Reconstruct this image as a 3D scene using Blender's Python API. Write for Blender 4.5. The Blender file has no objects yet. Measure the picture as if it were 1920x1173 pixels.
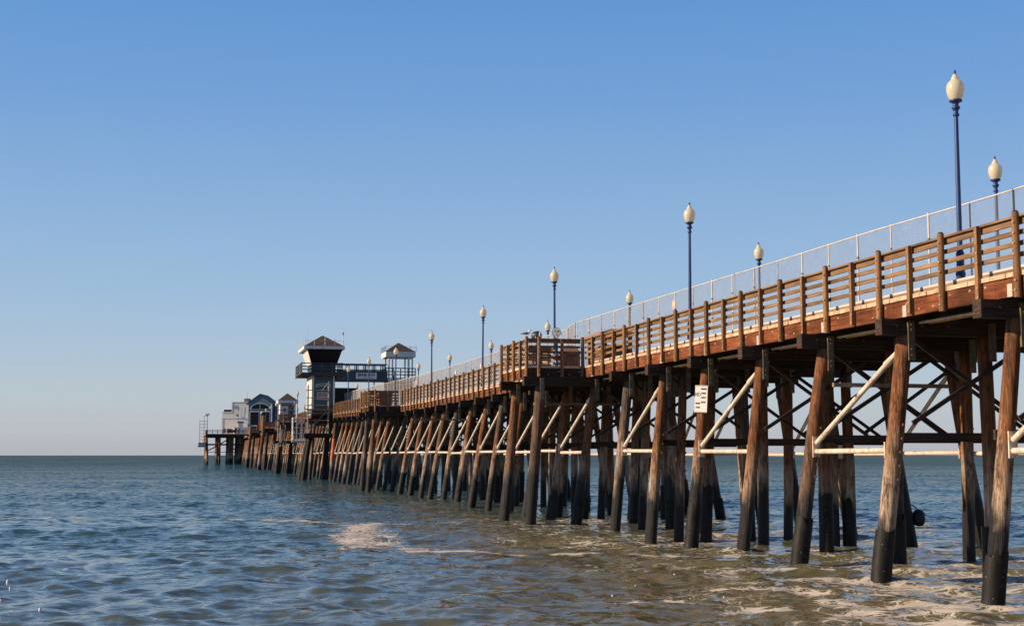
import bpy, math, random
import numpy as np
from mathutils import Vector, Matrix
R = math.radians
rnd = random.Random(7)

# ------------------------------------------------------------------ camera, world, sun, exposure
sc = bpy.context.scene
col = sc.collection
CAMZ = 2.9
YAW, PITCH = 13.242, 5.800
cam_d = bpy.data.cameras.new('camera')
cam = bpy.data.objects.new('camera', cam_d)
col.objects.link(cam)
cam.location = (0, 0, CAMZ)
cam.rotation_euler = (R(90 + PITCH), 0, R(-YAW))
cam_d.sensor_width = 36.0
cam_d.lens = 36.0 * 2600.0 / 1920.0
cam_d.clip_start = 0.2
cam_d.clip_end = 20000
sc.camera = cam

EXPOSURE = 0.38
SUN_EL, SUN_AZ = 23.5, -86.0            # azimuth measured clockwise from +Y (the direction the pier runs out to sea)
world = bpy.data.worlds.new('World')
sc.world = world
world.use_nodes = True
wn = world.node_tree
wn.nodes.clear()
sky = wn.nodes.new('ShaderNodeTexSky')
sky.sky_type = 'NISHITA'
sky.sun_disc = False
sky.sun_elevation = R(SUN_EL)
sky.sun_rotation = R(SUN_AZ)
sky.altitude = 0
sky.air_density = 1.0
sky.dust_density = 0.3
sky.ozone_density = 6.0
SKY_S = 0.10
bg = wn.nodes.new('ShaderNodeBackground')
bg.inputs['Strength'].default_value = SKY_S
wo = wn.nodes.new('ShaderNodeOutputWorld')
tint = wn.nodes.new('ShaderNodeMix'); tint.data_type = 'RGBA'; tint.blend_type = 'MULTIPLY'
tint.inputs[0].default_value = 1.0
tint.inputs[7].default_value = (0.62, 0.70, 0.76, 1)
wn.links.new(sky.outputs[0], tint.inputs[6])
# the hazy lower sky: a band of sea air by elevation, greyer towards the horizon
tc = wn.nodes.new('ShaderNodeTexCoord')
sx = wn.nodes.new('ShaderNodeSeparateXYZ')
wn.links.new(tc.outputs['Generated'], sx.inputs[0])
zr = wn.nodes.new('ShaderNodeMapRange')
zr.inputs[2].default_value = 0.34
wn.links.new(sx.outputs['Z'], zr.inputs[0])
rp = wn.nodes.new('ShaderNodeValToRGB')
def lin(c):
    return tuple(((q / 255) / 12.92 if q / 255 <= 0.04045 else ((q / 255 + 0.055) / 1.055) ** 2.4) for q in c)
stops = [(0.003, (179, 180, 188)), (0.0154, (186, 189, 195)), (0.042, (185, 196, 204)), (0.0727, (173, 193, 212)), (0.111, (159, 188, 216)),
         (0.173, (141, 177, 216)), (0.247, (117, 161, 213)), (0.317, (102, 154, 213))]
while len(rp.color_ramp.elements) < len(stops):
    rp.color_ramp.elements.new(0.5)
for e, (p, c) in zip(rp.color_ramp.elements, stops):
    e.position = p / 0.34
    e.color = lin(c) + (1,)
wn.links.new(zr.outputs[0], rp.inputs[0])
scl = wn.nodes.new('ShaderNodeVectorMath'); scl.operation = 'SCALE'
scl.inputs['Scale'].default_value = 1.05 / SKY_S / 2 ** EXPOSURE
wn.links.new(rp.outputs[0], scl.inputs[0])
hf = wn.nodes.new('ShaderNodeMapRange')
hf.interpolation_type = 'SMOOTHSTEP'
for i_, v_ in enumerate((0.24, 0.62, 0.92, 0.0)):
    hf.inputs[i_ + 1].default_value = v_
wn.links.new(sx.outputs['Z'], hf.inputs[0])
mixs = wn.nodes.new('ShaderNodeMix'); mixs.data_type = 'RGBA'
wn.links.new(hf.outputs[0], mixs.inputs[0])
wn.links.new(tint.outputs[2], mixs.inputs[6])
wn.links.new(scl.outputs[0], mixs.inputs[7])
wn.links.new(mixs.outputs[2], bg.inputs['Color'])
wn.links.new(bg.outputs[0], wo.inputs['Surface'])

sun_d = bpy.data.lights.new('sun', 'SUN')
sun_d.energy = 5.0
sun_d.angle = R(0.5)
sun_d.color = (1.0, 0.77, 0.52)
sun = bpy.data.objects.new('sun', sun_d)
col.objects.link(sun)
sv = Vector((math.sin(R(SUN_AZ)) * math.cos(R(SUN_EL)), math.cos(R(SUN_AZ)) * math.cos(R(SUN_EL)), math.sin(R(SUN_EL))))
sun.rotation_euler = sv.to_track_quat('Z', 'Y').to_euler()
sun.location = (-30, 20, 40)

sc.view_settings.view_transform = 'Standard'
sc.view_settings.look = 'None'
sc.view_settings.exposure = EXPOSURE
sc.view_settings.gamma = 1.0
sc.view_settings.use_curve_mapping = False


# ------------------------------------------------------------------ mesh helpers
class MB:
    def __init__(self):
        self.v, self.f, self.m, self.s = [], [], [], []

    def add(self, vs, fs, m=0, smooth=False):
        o = len(self.v)
        self.v += [tuple(p) for p in vs]
        for f in fs:
            self.f.append([i + o for i in f])
            self.m.append(m)
            self.s.append(smooth)
        return self

    def box(self, x0, x1, y0, y1, z0, z1, m=0):
        vs = [(x0, y0, z0), (x1, y0, z0), (x1, y1, z0), (x0, y1, z0), (x0, y0, z1), (x1, y0, z1), (x1, y1, z1), (x0, y1, z1)]
        fs = [(3, 2, 1, 0), (4, 5, 6, 7), (0, 1, 5, 4), (1, 2, 6, 5), (2, 3, 7, 6), (3, 0, 4, 7)]
        return self.add(vs, fs, m)

    def beam(self, p0, p1, w, h, m=0, up=(0, 0, 1)):
        """rectangular bar from p0 to p1, w across, h along up"""
        p0, p1 = Vector(p0), Vector(p1)
        d = (p1 - p0).normalized()
        u = Vector(up)
        s = d.cross(u)
        if s.length < 1e-4:
            s = d.cross(Vector((0, 1, 0)))
        s.normalize()
        u = s.cross(d).normalized()
        vs = []
        for p in (p0, p1):
            for a, b in ((-1, -1), (1, -1), (1, 1), (-1, 1)):
                vs.append(p + s * (a * w / 2) + u * (b * h / 2))
        fs = [(0, 1, 2, 3), (7, 6, 5, 4), (0, 4, 5, 1), (1, 5, 6, 2), (2, 6, 7, 3), (3, 7, 4, 0)]
        return self.add(vs, fs, m)

    def tube(self, p0, p1, r0, r1=None, n=8, m=0, caps=True, rings=1, wob=0.0, rg=None):
        r1 = r0 if r1 is None else r1
        p0, p1 = Vector(p0), Vector(p1)
        d = (p1 - p0).normalized()
        a = d.orthogonal().normalized()
        if abs(d.z) > 0.5:
            a = (Vector((1, 0, 0)) - d * d.x).normalized()
        b = d.cross(a)
        vs = []
        for i in range(rings + 1):
            t = i / rings
            c = p0.lerp(p1, t)
            r = r0 + (r1 - r0) * t
            for k in range(n):
                an = 2 * math.pi * k / n
                rr = r * (1 + (rg.uniform(-wob, wob) if rg else 0))
                vs.append(c + a * (math.cos(an) * rr) + b * (math.sin(an) * rr))
        fs = []
        for i in range(rings):
            for k in range(n):
                k2 = (k + 1) % n
                fs.append((i * n + k, i * n + k2, (i + 1) * n + k2, (i + 1) * n + k))
        self.add(vs, fs, m, True)
        if caps:
            self.add(vs[:n], [tuple(range(n - 1, -1, -1))], m)
            self.add(vs[-n:], [tuple(range(n))], m)
        return self

    def lathe(self, prof, c=(0, 0, 0), n=16, m=0, sx=1.0, sy=1.0, cap=True):
        vs = []
        for r, z in prof:
            for k in range(n):
                an = 2 * math.pi * k / n
                vs.append((c[0] + math.cos(an) * r * sx, c[1] + math.sin(an) * r * sy, c[2] + z))
        fs = []
        for i in range(len(prof) - 1):
            for k in range(n):
                k2 = (k + 1) % n
                fs.append((i * n + k, i * n + k2, (i + 1) * n + k2, (i + 1) * n + k))
        self.add(vs, fs, m, True)
        if cap:
            self.add(vs[:n], [tuple(range(n - 1, -1, -1))], m)
            self.add(vs[-n:], [tuple(range(n))], m)
        return self

    def loft(self, rings, m=0, cap=True):
        """rings: list of equal-length point lists"""
        n = len(rings[0])
        vs = [p for r in rings for p in r]
        fs = []
        for i in range(len(rings) - 1):
            for k in range(n):
                k2 = (k + 1) % n
                fs.append((i * n + k, i * n + k2, (i + 1) * n + k2, (i + 1) * n + k))
        if cap:
            fs.append(tuple(range(n - 1, -1, -1)))
            fs.append(tuple((len(rings) - 1) * n + k for k in range(n)))
        return self.add(vs, fs, m, True)

    def prism(self, outline, y0, y1, m=0):
        """outline in (x, z), extruded along y"""
        n = len(outline)
        vs = [(x, y0, z) for x, z in outline] + [(x, y1, z) for x, z in outline]
        fs = [tuple(range(n)), tuple(range(2 * n - 1, n - 1, -1))]
        for k in range(n):
            k2 = (k + 1) % n
            fs.append((k, k + n, k2 + n, k2))
        return self.add(vs, fs, m)

    def bolt(self, c, r=0.028, m=1, ax='x'):
        x, y, z = c
        d = {'x': Vector((-1, 0, 0)), 'y': Vector((0, -1, 0))}[ax]
        c = Vector(c)
        self.tube(c, c + d * 0.02, r, r * 0.75, 6, m)
        return self

    def build(self, name, mats, parent=None, loc=None):
        me = bpy.data.meshes.new(name)
        me.from_pydata(self.v, [], self.f)
        if not isinstance(mats, (list, tuple)):
            mats = [mats]
        for q in mats:
            me.materials.append(q)
        nm = len(mats)
        me.polygons.foreach_set('material_index', [min(i, nm - 1) for i in self.m])
        me.polygons.foreach_set('use_smooth', self.s)
        me.update()
        o = bpy.data.objects.new(name, me)
        col.objects.link(o)
        if parent is not None:
            o.parent = parent
        if loc is not None:
            o.location = loc
        return o


def tag(o, label, cat, group=None, kind=None):
    if label:
        o['label'] = label
    if cat:
        o['category'] = cat
    if group:
        o['group'] = group
    if kind:
        o['kind'] = kind
    return o


def thing(name, loc, label, cat, group=None, rz=0.0):
    o = bpy.data.objects.new(name, None)
    o.empty_display_size = 0.3
    col.objects.link(o)
    o.location = loc
    o.rotation_euler = (0, 0, rz)
    return tag(o, label, cat, group)


def copy_tree(o, parent=None):
    c = o.copy()
    col.objects.link(c)
    if parent is not None:
        c.parent = parent
    for ch in list(o.children):
        copy_tree(ch, c)
    return c


def text_obj(name, body, size, mat, parent, loc, rot, align='CENTER', depth=0.004, sx=1.0, bold=0.0):
    cu = bpy.data.curves.new(name, 'FONT')
    cu.body = body
    cu.size = size
    cu.align_x = align
    cu.align_y = 'CENTER'
    cu.extrude = depth
    cu.offset = bold
    cu.resolution_u = 2
    tmp = bpy.data.objects.new(name, cu)
    col.objects.link(tmp)
    dg = bpy.context.evaluated_depsgraph_get()
    dg.update()
    me = bpy.data.meshes.new_from_object(tmp.evaluated_get(dg))
    bpy.data.objects.remove(tmp)
    me.materials.clear()
    me.materials.append(mat)
    o = bpy.data.objects.new(name, me)
    col.objects.link(o)
    o.parent = parent
    o.location = loc
    o.rotation_euler = rot
    o.scale = (sx, 1, 1)
    return o


# ------------------------------------------------------------------ materials
def new_mat(name):
    m = bpy.data.materials.new(name)
    m.use_nodes = True
    nt = m.node_tree
    b = nt.nodes['Principled BSDF']
    return m, nt, b


def nd(nt, t, **kw):
    n = nt.nodes.new(t)
    for k, v in kw.items():
        if k.startswith('_'):
            setattr(n, k[1:], v)
        else:
            n.inputs[k.replace('__', ' ')].default_value = v
    return n


def math_(nt, op, a, b=None, c=None, clamp=False):
    n = nt.nodes.new('ShaderNodeMath')
    n.operation = op
    n.use_clamp = clamp
    for i, q in enumerate((a, b, c)):
        if q is None:
            continue
        if isinstance(q, (int, float)):
            n.inputs[i].default_value = q
        else:
            nt.links.new(q, n.inputs[i])
    return n.outputs[0]


def mapr(nt, v, a, b, c=0.0, d=1.0):
    n = nt.nodes.new('ShaderNodeMapRange')
    nt.links.new(v, n.inputs[0])
    for i, q in enumerate((a, b, c, d)):
        n.inputs[i + 1].default_value = q
    return n.outputs[0]


def mixc(nt, fac, a, b, mode='MIX'):
    n = nt.nodes.new('ShaderNodeMix')
    n.data_type = 'RGBA'
    n.blend_type = mode
    for sock, q in ((n.inputs[0], fac), (n.inputs[6], a), (n.inputs[7], b)):
        if isinstance(q, (int, float)):
            sock.default_value = q
        elif isinstance(q, (tuple, list)):
            sock.default_value = tuple(q) + ((1,) if len(q) == 3 else ())
        else:
            nt.links.new(q, sock)
    return n.outputs[2]


def ramp(nt, fac, stops):
    n = nt.nodes.new('ShaderNodeValToRGB')
    el = n.color_ramp.elements
    while len(el) < len(stops):
        el.new(0.5)
    for e, (p, c) in zip(el, stops):
        e.position = p
        e.color = tuple(c) + (1,)
    nt.links.new(fac, n.inputs[0])
    return n.outputs[0]


def noise(nt, vec, scale=(1, 1, 1), s=1.0, det=4.0, rough=0.55, dist=0.0, d4=None):
    mp = nt.nodes.new('ShaderNodeMapping')
    mp.inputs['Scale'].default_value = scale
    nt.links.new(vec, mp.inputs[0])
    n = nt.nodes.new('ShaderNodeTexNoise')
    n.inputs['Scale'].default_value = s
    n.inputs['Detail'].default_value = det
    n.inputs['Roughness'].default_value = rough
    n.inputs['Distortion'].default_value = dist
    if d4 is not None:
        n.noise_dimensions = '4D'
        nt.links.new(d4, n.inputs['W'])
    nt.links.new(mp.outputs[0], n.inputs['Vector'])
    return n.outputs[0]


def bump(nt, b, h, strength=0.4, dist=0.02):
    n = nt.nodes.new('ShaderNodeBump')
    n.inputs['Strength'].default_value = strength
    n.inputs['Distance'].default_value = dist
    nt.links.new(h, n.inputs['Height'])
    nt.links.new(n.outputs[0], b.inputs['Normal'])


def wood(name, c_dark, c_mid, c_light, axis='y', rough=0.85, grain=14.0, stain=0.35, spec=0.25):
    m, nt, b = new_mat(name)
    geo = nd(nt, 'ShaderNodeNewGeometry')
    oi = nd(nt, 'ShaderNodeObjectInfo')
    pos = geo.outputs['Position']
    st = {'x': (0.9, grain, grain), 'y': (grain, 0.9, grain), 'z': (grain, grain, 0.9)}[axis]
    w = math_(nt, 'MULTIPLY', oi.outputs['Random'], 37.0)
    g = noise(nt, pos, st, 1.0, 5, 0.6, 0.4, d4=w)
    big = noise(nt, pos, (1, 1, 1), 0.9, 4, 0.6, 0, d4=w)
    fine = noise(nt, pos, tuple(q * 3 for q in st), 1.0, 3, 0.6)
    c = ramp(nt, g, [(0.28, c_dark), (0.5, c_mid), (0.74, c_light)])
    shade = mapr(nt, big, 0.35, 0.7, 1.0 - stain, 1.12)
    per = mapr(nt, oi.outputs['Random'], 0, 1, 0.8, 1.18)
    val = math_(nt, 'MULTIPLY', shade, per)
    mul = nd(nt, 'ShaderNodeCombineColor')
    for i in range(3):
        nt.links.new(val, mul.inputs[i])
    c = mixc(nt, 1.0, c, mul.outputs[0], 'MULTIPLY')
    dark = mapr(nt, fine, 0.30, 0.42, 0.45, 1.0)
    mul2 = nd(nt, 'ShaderNodeCombineColor')
    for i in range(3):
        nt.links.new(dark, mul2.inputs[i])
    c = mixc(nt, 0.7, c, mul2.outputs[0], 'MULTIPLY')
    nt.links.new(c, b.inputs['Base Color'])
    b.inputs['Roughness'].default_value = rough
    b.inputs['Specular IOR Level'].default_value = spec
    bump(nt, b, g, 0.5, 0.015)
    return m


def plain(name, c, rough=0.6, metal=0.0, var=0.15, scale=3.0, rust=0.0, spec=0.5, rustc=(0.22, 0.08, 0.03)):
    m, nt, b = new_mat(name)
    geo = nd(nt, 'ShaderNodeNewGeometry')
    n = noise(nt, geo.outputs['Position'], (1, 1, 1), scale, 5, 0.6)
    lo = tuple(q * (1 - var) for q in c)
    hi = tuple(min(1, q * (1 + var)) for q in c)
    cc = ramp(nt, n, [(0.3, lo), (0.7, hi)])
    if rust > 0:
        n2 = noise(nt, geo.outputs['Position'], (1, 1, 0.6), 7.0, 6, 0.7, 0.5)
        cc = mixc(nt, mapr(nt, n2, 0.66 - rust, 0.74 - rust * 0.6, 0, 0.85), cc, rustc)
    nt.links.new(cc, b.inputs['Base Color'])
    b.inputs['Roughness'].default_value = rough
    b.inputs['Metallic'].default_value = metal
    b.inputs['Specular IOR Level'].default_value = spec
    return m


M = {}
M['post'] = wood('rail post timber', (0.085, 0.043, 0.02), (0.27, 0.143, 0.066), (0.41, 0.24, 0.12), 'z')
M['rail'] = wood('rail board timber', (0.10, 0.058, 0.032), (0.25, 0.148, 0.08), (0.38, 0.24, 0.14), 'y')
M['railx'] = wood('rail board timber across', (0.10, 0.058, 0.032), (0.25, 0.148, 0.08), (0.38, 0.24, 0.14), 'x')
M['fascia'] = wood('red brown stringer timber', (0.045, 0.015, 0.008), (0.17, 0.050, 0.018), (0.30, 0.098, 0.036), 'y', stain=0.6)
M['cap'] = wood('creosoted cap timber', (0.018, 0.012, 0.010), (0.05, 0.034, 0.026), (0.105, 0.072, 0.054), 'x', stain=0.4)
M['capend'] = M['cap']
M['creo'] = wood('creosoted joist timber', (0.012, 0.009, 0.008), (0.032, 0.023, 0.018), (0.06, 0.044, 0.034), 'y', stain=0.4)
M['brace'] = wood('dark brace plank', (0.026, 0.02, 0.016), (0.055, 0.043, 0.035), (0.11, 0.088, 0.07), 'x', stain=0.3)
M['curb'] = wood('kerb timber', (0.12, 0.085, 0.06), (0.26, 0.19, 0.14), (0.38, 0.29, 0.22), 'y')
M['curbtop'] = plain('white painted kerb', (0.56, 0.49, 0.46), 0.7, 0, 0.12, 2.0, 0.06, rustc=(0.3, 0.2, 0.14))
M['steel'] = plain('weathered steel plate', (0.15, 0.135, 0.10), 0.6, 0.2, 0.4, 6.0, 0.08)
M['galv'] = plain('galvanised steel', (0.60, 0.55, 0.49), 0.55, 0.0, 0.2, 4.0, 0.03)
M['galvrust'] = plain('rusting galvanised steel', (0.48, 0.40, 0.33), 0.6, 0.0, 0.3, 4.0, 0.12)
M['scaff'] = plain('dull scaffold pipe', (0.30, 0.27, 0.24), 0.6, 0.0, 0.25, 4.0, 0.06)
M['darkpost'] = plain('dark painted steel', (0.03, 0.035, 0.05), 0.5, 0.2, 0.3)
M['pipe'] = plain('cream painted pipe', (0.60, 0.53, 0.45), 0.6, 0, 0.24, 3.0, 0.13, rustc=(0.36, 0.2, 0.1))
M['pipeplate'] = plain('cream flange plate', (0.72, 0.58, 0.46), 0.55, 0, 0.14, 5.0, 0.14, rustc=(0.42, 0.17, 0.07))
M['bolt'] = plain('pale bolt head', (0.55, 0.42, 0.30), 0.5, 0.1, 0.3, 9.0)
M['rustbolt'] = plain('rusty bolt', (0.26, 0.10, 0.04), 0.7, 0.1, 0.4, 9.0)
M['splice'] = plain('galvanised splice plate', (0.52, 0.43, 0.36), 0.6, 0.1, 0.2, 6.0)
M['blue'] = plain('navy lamp paint', (0.018, 0.042, 0.15), 0.35, 0, 0.25, 3.0)
M['bluelight'] = plain('bright blue paint', (0.03, 0.12, 0.27), 0.4, 0, 0.25, 3.0)
M['white'] = plain('white paint', (0.78, 0.74, 0.70), 0.6, 0, 0.06, 1.2)
M['whitegrey'] = plain('off white clapboard', (0.66, 0.63, 0.60), 0.7, 0, 0.08, 0.6)
M['trim'] = plain('pale trim paint', (0.72, 0.68, 0.66), 0.6, 0, 0.08, 1.5)
M['glass'] = plain('dark window glass', (0.006, 0.008, 0.011), 0.35, 0, 0.3, 1.0, 0.0, 0.2)
M['shingle'] = plain('brown roof shingle', (0.062, 0.042, 0.031), 0.95, 0, 0.4, 7.0)
M['bronze'] = plain('dark balcony timber', (0.07, 0.055, 0.045), 0.8, 0, 0.3, 3.0)
M['girder'] = plain('dark bridge paint', (0.03, 0.042, 0.052), 0.45, 0, 0.2, 0.8)
M['signwhite'] = plain('white sign board', (0.74, 0.70, 0.68), 0.55, 0, 0.06, 3.0)
M['signgrey'] = plain('grey sign board', (0.78, 0.78, 0.78), 0.6, 0, 0.06, 3.0)
M['ink'] = plain('black sign ink', (0.02, 0.02, 0.025), 0.6, 0, 0.1)
M['inkblue'] = plain('blue sign ink', (0.06, 0.08, 0.25), 0.6, 0, 0.1)
M['red'] = plain('red sign panel', (0.42, 0.05, 0.04), 0.6, 0, 0.2)
M['pink'] = plain('faded pink tag', (0.75, 0.42, 0.34), 0.7, 0, 0.1)
M['brick'] = plain('red brown bin panel', (0.19, 0.085, 0.055), 0.85, 0, 0.3, 3.0)
M['clay'] = plain('pink clay roof', (0.30, 0.17, 0.12), 0.85, 0, 0.2, 4.0)
M['rubber'] = plain('black rubber', (0.012, 0.012, 0.014), 0.6, 0, 0.3, 5.0)
M['orange'] = plain('orange painted timber', (0.5, 0.12, 0.03), 0.7, 0, 0.3, 3.0)
M['yellow'] = plain('yellow conduit', (0.55, 0.33, 0.04), 0.6, 0, 0.2, 3.0)
M['gullwhite'] = plain('white feathers', (0.80, 0.76, 0.72), 0.8, 0, 0.05, 8.0)
M['gullgrey'] = plain('grey wing feathers', (0.16, 0.16, 0.17), 0.8, 0, 0.15, 8.0)
M['bill'] = plain('yellow bill', (0.6, 0.38, 0.06), 0.5, 0, 0.1)
M['skin'] = plain('skin', (0.45, 0.28, 0.2), 0.6, 0, 0.1)
M['cloth'] = plain('dark clothing', (0.025, 0.026, 0.03), 0.9, 0, 0.2)
M['cloth2'] = plain('grey clothing', (0.10, 0.09, 0.09), 0.9, 0, 0.2)


def siding(name, c, pitch=0.15, rough=0.7):
    m, nt, b = new_mat(name)
    geo = nd(nt, 'ShaderNodeNewGeometry')
    sp = nd(nt, 'ShaderNodeSeparateXYZ')
    nt.links.new(geo.outputs['Position'], sp.inputs[0])
    fr = math_(nt, 'FRACT', math_(nt, 'DIVIDE', sp.outputs['Z'], pitch))
    n = noise(nt, geo.outputs['Position'], (1, 1, 4), 1.5, 4, 0.6)
    cc = ramp(nt, n, [(0.3, tuple(q * 0.82 for q in c)), (0.7, tuple(q * 1.12 for q in c))])
    nt.links.new(cc, b.inputs['Base Color'])
    b.inputs['Roughness'].default_value = rough
    bump(nt, b, fr, 1.0, 0.03)
    return m


M['teal'] = siding('teal clapboard', (0.068, 0.115, 0.128), 0.19)
M['tealdark'] = siding('dark teal clapboard', (0.045, 0.085, 0.11), 0.19)
M['bluewall'] = siding('blue gable wall', (0.115, 0.205, 0.265), 0.25)
M['deepblue'] = siding('deep blue wall', (0.03, 0.075, 0.16), 0.25)
M['creamwall'] = plain('cream wall', (0.78, 0.75, 0.71), 0.7, 0, 0.04, 0.4)


def mk_plank():
    m, nt, b = new_mat('deck plank timber')
    geo = nd(nt, 'ShaderNodeNewGeometry')
    sp = nd(nt, 'ShaderNodeSeparateXYZ')
    nt.links.new(geo.outputs['Position'], sp.inputs[0])
    idx = math_(nt, 'FLOOR', math_(nt, 'DIVIDE', sp.outputs['Y'], 0.286))
    wn_ = nt.nodes.new('ShaderNodeTexWhiteNoise')
    wn_.noise_dimensions = '1D'
    nt.links.new(idx, wn_.inputs['W'])
    n = noise(nt, geo.outputs['Position'], (1.5, 10, 10), 1.0, 4, 0.6)
    c = ramp(nt, n, [(0.3, (0.44, 0.29, 0.18)), (0.7, (0.76, 0.54, 0.37))])
    v = mapr(nt, wn_.outputs[0], 0, 1, 0.72, 1.1)
    cb = nd(nt, 'ShaderNodeCombineColor')
    for i in range(3):
        nt.links.new(v, cb.inputs[i])
    c = mixc(nt, 1.0, c, cb.outputs[0], 'MULTIPLY')
    nt.links.new(c, b.inputs['Base Color'])
    b.inputs['Roughness'].default_value = 0.9
    return m


M['plank'] = mk_plank()


def mk_pile():
    m, nt, b = new_mat('weathered pile timber')
    geo = nd(nt, 'ShaderNodeNewGeometry')
    pos = geo.outputs['Position']
    sp = nd(nt, 'ShaderNodeSeparateXYZ')
    nt.links.new(pos, sp.inputs[0])
    z = sp.outputs['Z']
    per = noise(nt, pos, (0.37, 0.61, 0.02), 1.0, 1, 0.5)             # changes from pile to pile
    per2 = noise(nt, pos, (0.83, 0.47, 0.02), 1.0, 1, 0.5)
    edge = noise(nt, pos, (3, 3, 0.6), 1.0, 4, 0.6)
    zz = math_(nt, 'ADD', z, math_(nt, 'MULTIPLY', math_(nt, 'SUBTRACT', edge, 0.5), 2.6))
    streak = noise(nt, pos, (16, 16, 0.9), 1.0, 8, 0.72, 0.7)
    crack = noise(nt, pos, (38, 38, 1.1), 1.0, 4, 0.6, 0.3)
    blot = noise(nt, pos, (6, 6, 2.2), 1.0, 7, 0.72)
    brown = ramp(nt, streak, [(0.33, (0.05, 0.02, 0.010)), (0.48, (0.20, 0.078, 0.032)), (0.72, (0.40, 0.185, 0.085))])
    grey = ramp(nt, streak, [(0.33, (0.045, 0.035, 0.03)), (0.5, (0.11, 0.085, 0.07)), (0.72, (0.24, 0.19, 0.155))])
    brown = mixc(nt, mapr(nt, per2, 0.52, 0.64), brown, grey)
    pale = ramp(nt, streak, [(0.30, (0.11, 0.07, 0.045)), (0.45, (0.42, 0.30, 0.21)), (0.68, (0.66, 0.51, 0.39))])
    top = math_(nt, 'ADD', 2.4, math_(nt, 'MULTIPLY', math_(nt, 'SUBTRACT', per, 0.5), 5.0))
    f = math_(nt, 'SUBTRACT', zz, top)
    c = mixc(nt, mapr(nt, f, 0.9, -0.7), brown, pale)
    c = mixc(nt, mapr(nt, blot, 0.50, 0.64, 0, 0.85), c, (0.04, 0.027, 0.02))
    c = mixc(nt, mapr(nt, crack, 0.43, 0.36, 0, 0.8), c, (0.02, 0.013, 0.009))
    wet = math_(nt, 'ADD', 1.6, math_(nt, 'MULTIPLY', math_(nt, 'SUBTRACT', per2, 0.5), 4.2))
    fw = math_(nt, 'SUBTRACT', zz, wet)
    wetf = mapr(nt, fw, 0.55, -0.2)
    c = mixc(nt, wetf, c, (0.012, 0.011, 0.011))
    nt.links.new(c, b.inputs['Base Color'])
    nt.links.new(mapr(nt, wetf, 0, 1, 0.9, 0.45), b.inputs['Roughness'])
    b.inputs['Specular IOR Level'].default_value = 0.3
    h = math_(nt, 'ADD', math_(nt, 'ADD', streak, crack), math_(nt, 'MULTIPLY', blot, 0.8))
    bump(nt, b, h, 1.0, 0.035)
    return m


M['pile'] = mk_pile()


def mk_wrap():
    m, nt, b = new_mat('black pile wrap')
    geo = nd(nt, 'ShaderNodeNewGeometry')
    n = noise(nt, geo.outputs['Position'], (2, 2, 1), 2.2, 5, 0.6)
    c = ramp(nt, n, [(0.35, (0.006, 0.006, 0.006)), (0.7, (0.022, 0.020, 0.019))])
    v = nt.nodes.new('ShaderNodeTexVoronoi')
    v.inputs['Scale'].default_value = 7.0
    nt.links.new(geo.outputs['Position'], v.inputs['Vector'])
    c = mixc(nt, mapr(nt, v.outputs['Distance'], 0.11, 0.07), c, (0.20, 0.18, 0.16))   # barnacles and nail heads
    nt.links.new(c, b.inputs['Base Color'])
    b.inputs['Roughness'].default_value = 0.6
    b.inputs['Specular IOR Level'].default_value = 0.22
    bump(nt, b, n, 0.5, 0.02)
    return m


M['wrap'] = mk_wrap()


def mk_globe():
    m, nt, b = new_mat('cream acrylic globe')
    b.inputs['Base Color'].default_value = (0.84, 0.77, 0.60, 1)
    b.inputs['Roughness'].default_value = 0.28
    tr = nd(nt, 'ShaderNodeBsdfTranslucent')
    tr.inputs['Color'].default_value = (0.88, 0.82, 0.66, 1)
    mx = nd(nt, 'ShaderNodeMixShader')
    mx.inputs[0].default_value = 0.42
    out = nt.nodes['Material Output']
    nt.links.new(b.outputs[0], mx.inputs[1])
    nt.links.new(tr.outputs[0], mx.inputs[2])
    nt.links.new(mx.outputs[0], out.inputs['Surface'])
    return m


M['globe'] = mk_globe()

# ------------------------------------------------------------------ layout numbers (metres; +Y runs out to sea)
DECK = 6.58
PX0, PX1 = 16.36, 23.4          # outer faces of the deck
BENT0, BENTS = 25.60, 4.28      # first bent and spacing
POST0, POSTS = 24.68, 1.4313
KEND = 87
_dy = [0, 95, 112, 130, 150, 175, 210, 500]
_dz = [0, 0, 0.12, 0.42, 0.75, 0.95, 1.1, 1.15]


def dz(y):
    return float(np.interp(y, _dy, _dz))


def zd(y):
    return DECK + dz(y)


def by(k):
    return BENT0 + BENTS * k


BUMPS = [(56.2 + 51.36 * n, 61.1 + 51.36 * n) for n in range(6)]
BX = 13.95                       # outer face of the viewing platforms
BUMP_BENTS = {7 + 12 * n + j for n in range(6) for j in (0, 1)}

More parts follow.
